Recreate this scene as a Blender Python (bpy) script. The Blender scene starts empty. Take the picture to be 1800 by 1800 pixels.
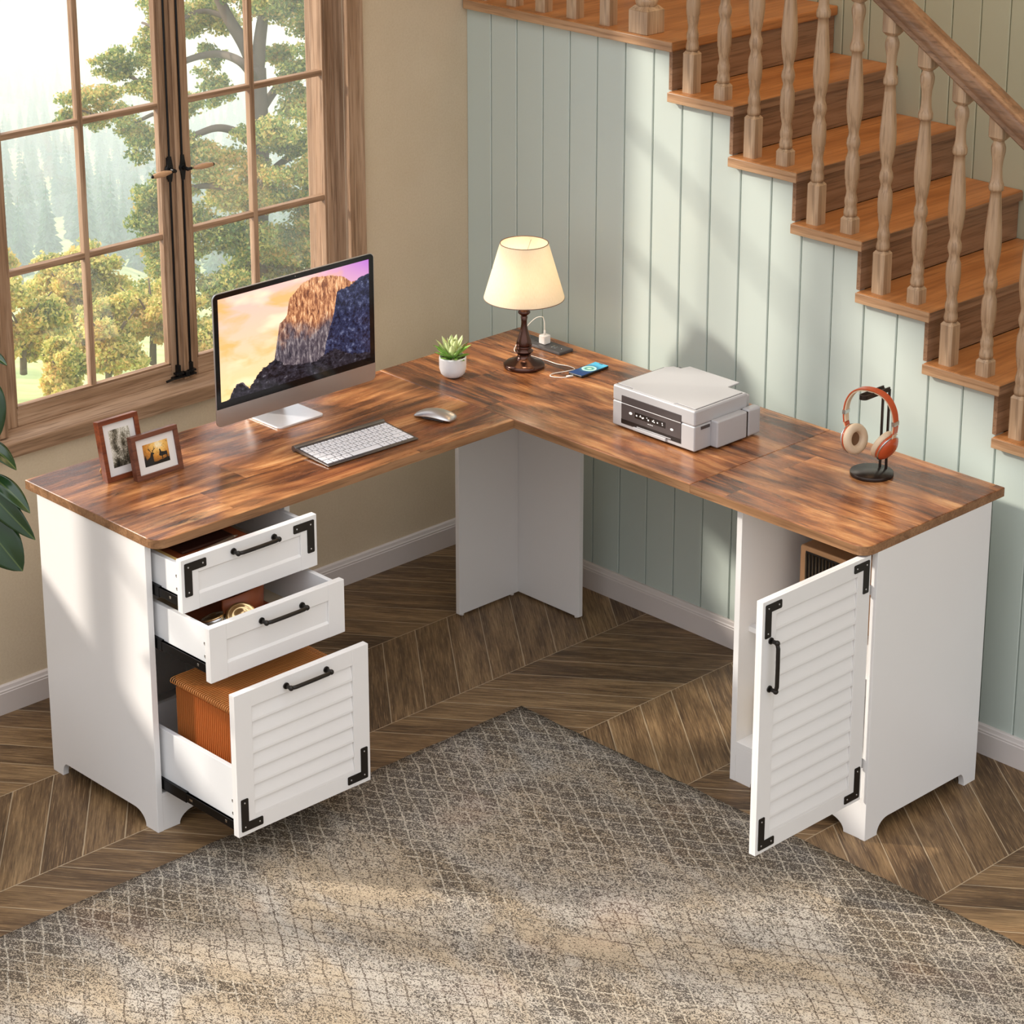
import bpy, bmesh, math, random
from mathutils import Vector, Matrix, Euler
R = math.radians
random.seed(7)
SC = bpy.context.scene
COL = SC.collection

# ------------------------------------------------------------------ materials
def lin(c):
    c = c / 255.0
    return c / 12.92 if c <= 0.04045 else ((c + 0.055) / 1.055) ** 2.4
def rgb(r, g, b): return (lin(r), lin(g), lin(b), 1.0)

class NT:
    def __init__(s, name):
        s.m = bpy.data.materials.new(name); s.m.use_nodes = True
        s.t = s.m.node_tree; s.t.nodes.clear()
        s.out = s.t.nodes.new('ShaderNodeOutputMaterial')
    def n(s, typ, **kw):
        nd = s.t.nodes.new(typ)
        for k, v in kw.items(): setattr(nd, k, v)
        return nd
    def link(s, a, b): s.t.links.new(a, b)
    def put(s, sock, v):
        if v is None: return
        if isinstance(v, bpy.types.NodeSocket): s.link(v, sock)
        else: sock.default_value = v
    def math(s, op, a, b=None, c=None, clamp=False):
        nd = s.n('ShaderNodeMath', operation=op, use_clamp=clamp)
        s.put(nd.inputs[0], a); s.put(nd.inputs[1], b)
        if c is not None: s.put(nd.inputs[2], c)
        return nd.outputs[0]
    def coord(s, kind='Object'): return s.n('ShaderNodeTexCoord').outputs[kind]
    def sep(s, v):
        nd = s.n('ShaderNodeSeparateXYZ'); s.link(v, nd.inputs[0]); return nd.outputs
    def comb(s, x, y, z):
        nd = s.n('ShaderNodeCombineXYZ')
        for i, v in enumerate((x, y, z)): s.put(nd.inputs[i], v)
        return nd.outputs[0]
    def scale(s, v, sc, loc=(0, 0, 0), rot=(0, 0, 0)):
        nd = s.n('ShaderNodeMapping'); s.link(v, nd.inputs['Vector'])
        nd.inputs['Scale'].default_value = sc; nd.inputs['Location'].default_value = loc
        nd.inputs['Rotation'].default_value = rot
        return nd.outputs[0]
    def noise(s, v, sc=5, det=3, rough=.5, dist=0.0, col=False):
        nd = s.n('ShaderNodeTexNoise'); s.link(v, nd.inputs['Vector'])
        nd.inputs['Scale'].default_value = sc; nd.inputs['Detail'].default_value = det
        nd.inputs['Roughness'].default_value = rough; nd.inputs['Distortion'].default_value = dist
        return nd.outputs['Color' if col else 'Fac']
    def white(s, v, dims='3D'):
        nd = s.n('ShaderNodeTexWhiteNoise', noise_dimensions=dims)
        s.link(v, nd.inputs['W' if dims == '1D' else 'Vector']); return nd.outputs['Value']
    def rng(s, v, a, b, c=0.0, d=1.0):
        nd = s.n('ShaderNodeMapRange', clamp=True); s.put(nd.inputs['Value'], v)
        for k, x in (('From Min', a), ('From Max', b), ('To Min', c), ('To Max', d)): nd.inputs[k].default_value = x
        return nd.outputs[0]
    def ramp(s, v, stops, interp='LINEAR'):
        nd = s.n('ShaderNodeValToRGB'); s.put(nd.inputs[0], v)
        cr = nd.color_ramp; cr.interpolation = interp
        while len(cr.elements) < len(stops): cr.elements.new(0.5)
        for e, (p, c) in zip(cr.elements, stops):
            e.position = p; e.color = c if len(c) == 4 else (*c, 1)
        return nd.outputs[0]
    def mix(s, f, a, b, mode='MIX'):
        nd = s.n('ShaderNodeMix', data_type='RGBA', blend_type=mode)
        s.put(nd.inputs['Factor'], f); s.put(nd.inputs['A'], a); s.put(nd.inputs['B'], b)
        return [o for o in nd.outputs if o.type == 'RGBA'][0]
    def bump(s, h, st=.2, d=.01):
        nd = s.n('ShaderNodeBump'); s.link(h, nd.inputs['Height'])
        nd.inputs['Strength'].default_value = st; nd.inputs['Distance'].default_value = d
        return nd.outputs[0]
    def bsdf(s, col, rough=.5, metal=0., nrm=None, spec=.5, **kw):
        p = s.n('ShaderNodeBsdfPrincipled')
        s.put(p.inputs['Base Color'], col); s.put(p.inputs['Roughness'], rough)
        s.put(p.inputs['Metallic'], metal); s.put(p.inputs['Specular IOR Level'], spec)
        if nrm is not None: s.link(nrm, p.inputs['Normal'])
        for k, v in kw.items(): s.put(p.inputs[k.replace('_', ' ')], v)
        s.link(p.outputs[0], s.out.inputs[0]); return p

def plain(name, col, rough=.5, metal=0., var=.04, sc=60, spec=.5, **kw):
    t = NT(name); v = t.coord()
    f = t.noise(v, sc, 3)
    a = tuple(max(0, c * (1 - var)) for c in col[:3]) + (1,)
    b = tuple(min(1, c * (1 + var)) for c in col[:3]) + (1,)
    t.bsdf(t.mix(f, a, b), rough, metal, spec=spec, **kw)
    return t.m

def oak(name, axis, light, mid, dark, sc=1.0, rough=.5, spec=.3):
    """fine grained wood, the grain running along axis"""
    t = NT(name); v = t.coord()
    s1 = [38 * sc] * 3; s1[axis] = 1.6 * sc
    s2 = [170 * sc] * 3; s2[axis] = 7 * sc
    s3 = [10 * sc] * 3; s3[axis] = 1.0 * sc
    g = t.noise(t.scale(v, s1), 1, 4, .6, .6)
    f = t.noise(t.scale(v, s2), 1, 2, .6)
    b = t.noise(t.scale(v, s3), 1, 3, .5, 1.2)
    c = t.ramp(t.math('ADD', t.math('MULTIPLY', g, .6), t.math('MULTIPLY', b, .4)), [(.3, dark), (.47, mid), (.68, light)])
    c = t.mix(t.rng(f, .50, .66, 0, .55), c, dark)
    t.bsdf(c, rough, spec=spec, nrm=t.bump(f, .12, .002))
    return t.m

def rustic(name, axis):
    """rustic brown laminate: long weathered streaks and a few wide boards along axis"""
    t = NT(name); v = t.coord('Object'); o = t.sep(v)
    a = o[axis]; b = o[1 - axis]
    wob = t.math('MULTIPLY', t.math('SUBTRACT', t.noise(t.comb(t.math('MULTIPLY', a, 2.2), t.math('MULTIPLY', b, 2.0), 5.0), 1, 2), .5), .035)
    b = t.math('ADD', b, wob)
    bi = t.math('FLOOR', t.math('DIVIDE', t.math('ADD', b, .03), .128))
    off = t.math('MULTIPLY', t.white(bi, '1D'), 2.1)
    ai = t.math('FLOOR', t.math('DIVIDE', t.math('ADD', a, off), 1.05))
    rnd = t.white(t.comb(bi, ai, 3.3))
    rz = t.math('MULTIPLY', rnd, 2.3)
    def st(sa, sb, det=4, rough=.6, dist=.8, k=0.):
        vec = t.comb(t.math('MULTIPLY', a, sa), t.math('MULTIPLY', b, sb), t.math('ADD', rz, k))
        return t.noise(vec, 1, det, rough, dist)
    big = st(1.7, 8.5, 4, .55, 1.5)
    mid = st(2.3, 25, 7, .7, 1.5, 4.)
    fine = st(20, 300, 3, .7, .2, 9.)
    h = t.math('ADD', t.math('MULTIPLY', big, .55), t.math('MULTIPLY', mid, .45))
    h = t.math('ADD', h, t.math('MULTIPLY', t.math('SUBTRACT', rnd, .5), .085))
    c = t.ramp(h, [(.34, rgb(62, 36, 24)), (.42, rgb(108, 64, 37)), (.485, rgb(150, 94, 54)), (.54, rgb(182, 124, 76)), (.61, rgb(206, 152, 100)), (.72, rgb(222, 174, 122))])
    c = t.mix(t.rng(fine, .50, .74, 0, .42), c, rgb(104, 64, 38))
    rd = st(2, 11, 3, .5, 1.5, 14.)
    c = t.mix(t.rng(rd, .54, .72, 0, .35), c, rgb(160, 88, 52))
    mk = st(9, 75, 6, .8, .5, 20.); pt = st(2.0, 7, 2, .5, .6, 27.)
    c = t.mix(t.math('MULTIPLY', t.rng(mk, .49, .60, 0, .9), t.rng(pt, .50, .62)), c, rgb(50, 42, 36))
    t.bsdf(c, t.rng(mid, .3, .7, .22, .32), spec=.5, nrm=t.bump(mid, .03, .002))
    return t.m

def floor_mat():
    t = NT('chevron_oak_floor'); o = t.sep(t.coord('Object'))
    W = .3715; P = .1195
    u = t.math('DIVIDE', t.math('SUBTRACT', o[0], .0025), W)
    k = t.math('FLOOR', u); fr = t.math('SUBTRACT', u, k)
    par = t.math('SUBTRACT', 1.0, t.math('MULTIPLY', 2.0, t.math('MODULO', t.math('ADD', k, 100.0), 2.0)))  # even +1
    lx = t.math('MULTIPLY', fr, W)
    sl = t.math('MULTIPLY', t.math('MULTIPLY', lx, .79), par)
    vv = t.math('DIVIDE', t.math('SUBTRACT', t.math('ADD', o[1], 2.11), sl), P)
    j = t.math('FLOOR', vv); fv = t.math('SUBTRACT', vv, j)
    rnd = t.white(t.comb(k, j, 1.7)); rz = t.math('MULTIPLY', rnd, 53.)
    # along the board and across it
    al = t.math('ADD', t.math('MULTIPLY', lx, 1.27), t.math('MULTIPLY', t.math('MULTIPLY', t.math('SUBTRACT', fv, .5), P * .62), par))
    ac = t.math('MULTIPLY', fv, P * .785)
    def st(sa, sb, det=4, rough=.6, dist=.6):
        return t.noise(t.comb(t.math('MULTIPLY', al, sa), t.math('MULTIPLY', ac, sb), rz), 1, det, rough, dist)
    g = st(4.5, 62, 6, .7, 1.6); f = st(11, 330, 3, .75, .35); b = st(2.2, 13, 3, .5, 1.6)
    h = t.math('ADD', t.math('MULTIPLY', g, .5), t.math('MULTIPLY', b, .5))
    h = t.math('ADD', h, t.math('MULTIPLY', t.math('SUBTRACT', rnd, .5), .16))
    c = t.ramp(h, [(.3, rgb(70, 52, 34)), (.44, rgb(99, 75, 50)), (.55, rgb(128, 100, 68)), (.7, rgb(158, 128, 90))])
    c = t.mix(t.rng(f, .47, .68, 0, .6), c, rgb(52, 36, 24))
    c = t.mix(t.rng(f, .44, .30, 0, .6), c, rgb(182, 150, 110))
    e1 = t.math('MINIMUM', lx, t.math('SUBTRACT', W, lx))
    e2 = t.math('MULTIPLY', t.math('MINIMUM', fv, t.math('SUBTRACT', 1.0, fv)), P * .785)
    ln = t.rng(t.math('MINIMUM', e1, e2), .0007, .0016, 1, 0)
    c = t.mix(t.math('MULTIPLY', ln, .75), c, rgb(190, 170, 140))
    t.bsdf(c, t.rng(f, .3, .7, .38, .55), spec=.4, nrm=t.bump(f, .25, .002))
    return t.m

def rug_mat():
    t = NT('woven_rug'); v = t.coord('Object'); o = t.sep(v)
    wob = t.math('MULTIPLY', t.math('SUBTRACT', t.noise(v, 9, 2), .5), .03)
    y = t.math('ADD', o[1], wob)
    ux = t.math('MULTIPLY', o[0], .62)
    def lat(sgn):
        q = t.math('DIVIDE', t.math('ADD', y, t.math('MULTIPLY', ux, sgn)), .046)
        fr = t.math('FRACT', q)
        return t.math('ABSOLUTE', t.math('SUBTRACT', fr, .5))
    line = t.math('MINIMUM', lat(1.0), lat(-1.0))
    jag = t.noise(v, 260, 1)
    line = t.math('ADD', line, t.math('MULTIPLY', t.math('SUBTRACT', jag, .5), .12))
    lm = t.math('MULTIPLY', t.rng(line, .03, .06, 1, 0), t.rng(t.noise(t.scale(v, (140, 200, 140), (3, 1, 0)), 1, 2), .38, .5))
    sp = t.noise(t.scale(v, (300, 400, 300)), 1, 3, .65)
    kn = t.noise(t.scale(v, (110, 150, 110)), 1, 2, .6)
    p1 = t.noise(t.scale(v, (1.1, 1.7, 1), (3.1, .4, 0)), 1.6, 4, .6, .8)
    p2 = t.noise(t.scale(v, (1.4, 2.6, 1), (9.1, 4.4, 2)), 2.0, 5, .65, .6)
    p3 = t.noise(v, 22, 4, .7)
    light = t.mix(t.rng(p2, .4, .6), rgb(186, 168, 143), rgb(192, 182, 168))
    dk = rgb(46, 38, 34)
    # share of dark yarn: heavier in noise patches and along two edges
    band = t.math('ADD', t.math('MULTIPLY', p1, .6), t.math('MULTIPLY', p3, .4))
    edge = t.rng(t.math('SUBTRACT', -.668, o[1]), .0, .34, .16, 0)
    edge2 = t.rng(t.math('SUBTRACT', o[0], .91), .0, .34, .14, 0)
    band = t.math('ADD', band, t.math('MAXIMUM', edge, edge2))
    thr = t.rng(band, .42, .60, .555, .45)
    spk = t.math('ADD', t.math('MULTIPLY', sp, .78), t.math('MULTIPLY', kn, .22))
    m = t.math('SUBTRACT', spk, thr)
    dark = t.rng(m, -.01, .012)
    isd = t.rng(band, .49, .54)
    c = t.mix(t.math('MULTIPLY', dark, .85), light, dk)
    off = t.rng(p2, .36, .44)
    c = t.mix(t.math('MULTIPLY', t.math('MULTIPLY', lm, t.math('SUBTRACT', 1.0, isd)), t.math('MULTIPLY', off, t.rng(p1, .44, .56, .75, .1))), c, rgb(66, 50, 40))
    c = t.mix(t.math('MULTIPLY', t.math('MULTIPLY', lm, isd), .7), c, rgb(214, 202, 182))
    c = t.mix(t.rng(t.noise(v, 3.1, 3), .6, .7, 0, .07), c, rgb(170, 100, 70))
    t.bsdf(c, .95, spec=.1, nrm=t.bump(spk, .9, .004))
    return t.m

def screen_mat(w, h):
    """lit screen: an evening sky above a cliff"""
    t = NT('screen_picture'); o = t.sep(t.coord('Object'))
    u = t.math('ADD', t.math('DIVIDE', o[1], w), .5); v = t.math('ADD', t.math('DIVIDE', o[2], h), .5)
    uv = t.comb(u, v, 0.0)
    def hgt(pts): return t.ramp(u, [(p, (q, q, q, 1)) for p, q in pts])
    jag = t.math('MULTIPLY', t.math('SUBTRACT', t.noise(uv, 34, 5, .7), .5), .09)
    rock = t.math('ADD', hgt([(0, .0), (.06, .0), (.1, .13), (.14, .14), (.2, .02), (.33, .14), (.355, .30), (.39, .60), (.44, .66), (.46, .82), (.55, .94), (.62, .97), (.72, .95), (.82, .9), (.88, .82), (1.0, .83)]), t.math('MULTIPLY', jag, .5))
    wood = t.math('ADD', hgt([(0, 0.), (.05, 0.), (.08, .10), (.13, .13), (.18, .05), (.25, .19), (.36, .27), (.42, .18), (.6, .12), (.75, .2), (.86, .1), (1, .06)]), jag)
    navy = t.math('ADD', hgt([(0, 0.), (.66, .0), (.70, .30), (.755, .55), (.78, .77), (.86, .78), (.93, .84), (1, .86)]), jag)
    sky = t.mix(v, rgb(250, 215, 150), rgb(240, 190, 180))
    sky = t.mix(t.math('MULTIPLY', t.rng(u, .5, 1.0), t.rng(v, .5, 1.0)), sky, rgb(180, 110, 200))
    sky = t.mix(t.rng(t.noise(t.scale(uv, (2.2, 3.2, 1), (4, 2, 0)), 1.4, 4, .55, .5), .48, .66, 0, .8), sky, rgb(244, 178, 92))
    sky = t.mix(t.rng(t.noise(t.scale(uv, (2, 3, 1), (8, 6, 0)), 1.3, 3), .55, .7, 0, .7), sky, rgb(255, 240, 200))
    str_ = t.noise(t.scale(uv, (60, 9, 1)), 1, 6, .75, .5)
    blot = t.noise(t.scale(uv, (7, 3.2, 1), (1.3, .5, 0)), 1, 4, .6)
    warm = t.ramp(str_, [(.34, rgb(70, 40, 36)), (.46, rgb(150, 92, 62)), (.56, rgb(222, 160, 112)), (.7, rgb(255, 224, 180))])
    cold = t.ramp(str_, [(.34, rgb(24, 22, 32)), (.5, rgb(86, 76, 84)), (.62, rgb(150, 138, 138)), (.75, rgb(205, 196, 190))])
    rk = t.mix(t.rng(t.math('ADD', v, t.math('MULTIPLY', t.math('SUBTRACT', blot, .5), .7)), .42, .62), cold, warm)
    col = t.mix(t.math('GREATER_THAN', rock, v), sky, rk)
    nv = t.ramp(t.noise(t.scale(uv, (30, 16, 1), (0, 0, 2), (0, 0, .5)), 1, 6, .75), [(.4, rgb(12, 14, 30)), (.55, rgb(46, 52, 84)), (.72, rgb(130, 136, 165))])
    col = t.mix(t.math('GREATER_THAN', navy, v), col, nv)
    wd = t.ramp(t.noise(t.scale(uv, (30, 24, 1)), 1, 5, .75), [(.42, rgb(12, 11, 16)), (.6, rgb(52, 48, 58)), (.75, rgb(150, 146, 152))])
    col = t.mix(t.math('GREATER_THAN', wood, v), col, wd)
    p = t.bsdf(rgb(10, 10, 12), .12)
    t.link(col, p.inputs['Emission Color']); p.inputs['Emission Strength'].default_value = .95
    return t.m

M = {}
M['white'] = plain('white_laminate', rgb(232, 229, 226), .32, var=.01, sc=8)
M['drawer_side'] = plain('drawer_side_laminate', rgb(226, 226, 226), .4, var=.01)
M['drawer_inside'] = plain('drawer_bottom_board', rgb(222, 205, 176), .5, var=.03)
M['black'] = plain('black_metal', rgb(44, 40, 36), .38, .6)
M['slide'] = plain('dark_steel_slide', rgb(34, 33, 33), .3, .8)
M['steel'] = plain('bright_steel', rgb(200, 200, 200), .25, 1.)
M['alu'] = plain('silver_aluminium', rgb(205, 203, 202), .33, .9, var=.01)
M['alu_base'] = plain('pale_aluminium', rgb(226, 226, 228), .28, .55, var=.01)
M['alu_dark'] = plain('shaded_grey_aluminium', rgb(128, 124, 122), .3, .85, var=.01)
M['bezel'] = plain('black_glass_bezel', rgb(14, 14, 15), .12)
M['key'] = plain('white_keycap', rgb(228, 228, 232), .45, var=.01)
M['legend'] = plain('grey_print', rgb(130, 130, 136), .6)
M['top_x'] = rustic('rustic_board_x', 0)
M['top_y'] = rustic('rustic_board_y', 1)
M['edge_x'] = oak('edge_band_x', 0, rgb(170, 128, 92), rgb(138, 100, 68), rgb(98, 68, 44), 1.2, .5)
M['edge_y'] = oak('edge_band_y', 1, rgb(170, 128, 92), rgb(138, 100, 68), rgb(98, 68, 44), 1.2, .5)
OL, OM, OD = rgb(186, 156, 128), rgb(154, 122, 94), rgb(98, 72, 50)
M['oak_x'] = oak('oak_grain_x', 0, OL, OM, OD)
M['oak_y'] = oak('oak_grain_y', 1, OL, OM, OD)
M['oak_z'] = oak('oak_grain_z', 2, OL, OM, OD)
SL, SM, SD = rgb(170, 134, 104), rgb(138, 103, 76), rgb(92, 66, 46)
M['stair_x'] = oak('stair_oak_x', 0, SL, SM, SD, .9, .36, .45)
M['stair_y'] = oak('stair_oak_y', 1, SL, SM, SD, .9, .36, .45)
M['stair_z'] = oak('stair_oak_z', 2, rgb(208, 180, 148), rgb(178, 146, 114), rgb(124, 96, 70), .9, .3, .5)
M['edge_stair_daylit'] = oak('stair_edge_oak_daylit', 0, rgb(202, 166, 128), rgb(174, 134, 98), rgb(126, 92, 62), 1.1, .36, .45)  # same stair wood, daylight on the front edges put into the colour
TL, TM, TD = rgb(194, 134, 80), rgb(168, 110, 62), rgb(128, 82, 46)
M['tread'] = oak('tread_oak_warm_lit', 1, TL, TM, TD, .9, .36, .4)  # same stair wood, warm light from above painted in as orange
M['green'] = plain('sage_paint', rgb(190, 199, 190), .3, var=.015, sc=4, spec=.45)
M['green_warm_lit'] = plain('sage_paint_warm_lit', rgb(186, 188, 162), .35, var=.015, sc=4)  # sage paint with the stairwell's warm light mixed into the colour
M['base'] = plain('baseboard_paint', rgb(214, 204, 198), .4, var=.01)
M['floor'] = floor_mat(); M['rug'] = rug_mat()
M['brass'] = plain('aged_bronze', rgb(92, 66, 58), .16, .95, var=.1)
M['shade_trim'] = plain('shade_brown_trim', rgb(120, 84, 60), .6)
M['ceramic'] = plain('white_ceramic', rgb(232, 228, 226), .35, var=.01)
M['soil'] = plain('pebble_soil', rgb(150, 125, 100), .9, var=.5, sc=300)
M['graphite'] = plain('graphite_plastic', rgb(74, 70, 70), .35)
M['cable'] = plain('white_cable', rgb(232, 226, 218), .45)
M['printer'] = plain('grey_printer_plastic', rgb(180, 178, 178), .36, var=.01)
M['printer_dark'] = plain('dark_printer_panel', rgb(72, 66, 66), .22)
M['printer_black'] = plain('black_printer_panel', rgb(18, 17, 18), .2)
M['led'] = plain('white_panel_mark', rgb(240, 240, 240), .4)
M['orange'] = plain('burnt_orange_gloss', rgb(186, 80, 42), .22, var=.03)
M['cream'] = plain('cream_leather', rgb(214, 190, 160), .5)
M['cream_dark'] = plain('tan_mesh', rgb(160, 120, 86), .8)
M['stand'] = plain('gunmetal', rgb(66, 58, 54), .3, .85)
M['walnut'] = oak('walnut_frame', 1, rgb(132, 82, 60), rgb(108, 64, 46), rgb(76, 42, 30), 1.5, .4)
M['walnut_red'] = oak('red_brown_frame', 1, rgb(146, 78, 42), rgb(116, 56, 30), rgb(78, 36, 22), 1.5, .35)
M['mat'] = plain('picture_mount', rgb(226, 220, 214), .8, var=.01)
M['kraft'] = plain('kraft_easel', rgb(222, 186, 116), .8, var=.1)
M['folder'] = plain('orange_folder_card', rgb(196, 118, 58), .6, var=.03)
M['rail'] = plain('orange_rail', rgb(216, 146, 82), .4, .1)
M['leather'] = plain('brown_leather', rgb(158, 84, 48), .45, var=.12, sc=90)
M['leather_dark'] = plain('dark_brown_leather', rgb(62, 32, 22), .4, var=.12, sc=90)
M['pen'] = plain('taupe_pen', rgb(150, 130, 110), .35, .3)
M['gold'] = plain('polished_champagne_metal', rgb(222, 190, 140), .16, .95)
M['radio'] = plain('copper_case', rgb(196, 150, 108), .4, .2)
M['radio_dark'] = plain('dark_radio_grille', rgb(70, 56, 36), .45, .3)
M['dark'] = plain('near_black_plastic', rgb(26, 22, 20), .4)
M['bead'] = plain('cream_bead', rgb(228, 204, 160), .45)
M['rod'] = plain('black_iron', rgb(20, 19, 20), .35, .5)
M['grip'] = oak('turned_handle_wood', 1, rgb(206, 170, 136), rgb(186, 146, 110), rgb(150, 110, 76), 2, .35)
M['plug'] = plain('white_plastic', rgb(236, 232, 228), .35, var=.01)

def plaster():
    t = NT('beige_plaster'); v = t.coord()
    a = t.noise(v, 2.2, 5, .6); b = t.noise(v, 160, 3, .7)
    c = t.ramp(a, [(.3, rgb(202, 184, 156)), (.7, rgb(214, 197, 170))])
    c = t.mix(t.rng(b, .4, .7, 0, .2), c, rgb(178, 152, 120))
    t.bsdf(c, .9, spec=.15, nrm=t.bump(b, .12, .002)); return t.m
M['plaster'] = plaster()

def glass():
    t = NT('window_glass')
    tr = t.n('ShaderNodeBsdfTransparent'); gl = t.n('ShaderNodeBsdfGlossy'); gl.inputs['Roughness'].default_value = .02
    gl.inputs['Color'].default_value = (1, 1, 1, 1)
    ge = t.n('ShaderNodeNewGeometry'); dp = t.n('ShaderNodeVectorMath', operation='DOT_PRODUCT')
    t.link(ge.outputs['Normal'], dp.inputs[0]); t.link(ge.outputs['Incoming'], dp.inputs[1])
    q = t.math('SUBTRACT', 1.0, t.math('ABSOLUTE', dp.outputs['Value']), clamp=True)
    fr = t.math('ADD', .04, t.math('MULTIPLY', t.math('POWER', q, 5.0), .96))
    mx = t.n('ShaderNodeMixShader'); t.link(fr, mx.inputs[0])
    t.link(tr.outputs[0], mx.inputs[1]); t.link(gl.outputs[0], mx.inputs[2]); t.link(mx.outputs[0], t.out.inputs[0])
    return t.m
M['glass'] = glass()

def shade():
    t = NT('linen_lampshade'); v = t.coord(); o = t.sep(v)
    ang = t.math('ARCTAN2', o[1], o[0])
    w1 = t.noise(t.comb(t.math('MULTIPLY', ang, 60.), t.math('MULTIPLY', o[2], 90.), 0.0), 1, 2)
    c = t.mix(w1, rgb(248, 240, 226), rgb(232, 220, 198))
    df = t.n('ShaderNodeBsdfDiffuse'); tl = t.n('ShaderNodeBsdfTranslucent'); mx = t.n('ShaderNodeMixShader')
    t.link(c, df.inputs[0]); t.link(c, tl.inputs[0]); mx.inputs[0].default_value = .5
    t.link(df.outputs[0], mx.inputs[1]); t.link(tl.outputs[0], mx.inputs[2]); t.link(mx.outputs[0], t.out.inputs[0])
    return t.m
M['shade'] = shade()

def leafmat(name, cols, trans=.3, rough=.5, sc=3., spec=.3):
    t = NT(name); v = t.coord()
    f = t.math('ADD', t.math('MULTIPLY', t.noise(v, sc, 3, .7), .65), t.math('MULTIPLY', t.n('ShaderNodeNewGeometry').outputs['Random Per Island'], .35))
    n = len(cols); c = t.ramp(f, [(.3 + .4 * i / (n - 1), k) for i, k in enumerate(cols)])
    p = t.bsdf(c, rough, spec=spec)
    if trans:
        tl = t.n('ShaderNodeBsdfTranslucent'); mx = t.n('ShaderNodeMixShader'); mx.inputs[0].default_value = trans
        t.link(c, tl.inputs[0]); t.link(p.outputs[0], mx.inputs[1]); t.link(tl.outputs[0], mx.inputs[2]); t.link(mx.outputs[0], t.out.inputs[0])
    return t.m
M['oakleaf'] = leafmat('oak_foliage', [rgb(92, 122, 66), rgb(144, 164, 92), rgb(206, 202, 120), rgb(236, 198, 126)], .5, .6, .5)
M['bushleaf'] = leafmat('autumn_foliage', [rgb(126, 146, 74), rgb(198, 198, 108), rgb(240, 222, 140), rgb(238, 200, 126)], .5, .6, .6)
M['needle'] = leafmat('conifer_needles', [rgb(64, 96, 84), rgb(112, 146, 124)], .3, .8, .3)
M['bark'] = plain('grey_brown_bark', rgb(96, 82, 68), .9, var=.2, sc=3)
M['succulent'] = leafmat('succulent_leaf', [rgb(70, 140, 50), rgb(150, 200, 90), rgb(206, 228, 150)], .3, .4, 30)
M['succulent_pale'] = leafmat('succulent_heart_leaf', [rgb(210, 228, 150), rgb(240, 244, 200)], .3, .4, 30)
def rubber():
    t = NT('rubber_plant_leaf'); o = t.sep(t.coord('Object'))
    mid = t.rng(t.math('ABSOLUTE', o[1]), .0005, .0022, 1, 0)
    c = t.mix(t.noise(t.coord(), 14, 3), rgb(18, 40, 20), rgb(38, 68, 30))
    c = t.mix(t.math('MULTIPLY', mid, .4), c, rgb(110, 126, 66))
    t.bsdf(c, .2, spec=.6); return t.m
M['rubber'] = rubber()
def grass():
    t = NT('hillside_grass'); v = t.coord()
    c = t.ramp(t.noise(v, .12, 6, .7), [(.35, rgb(120, 140, 80)), (.5, rgb(160, 172, 104)), (.65, rgb(196, 196, 130))])
    t.bsdf(c, 1.); return t.m
M['grass'] = grass()

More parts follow.
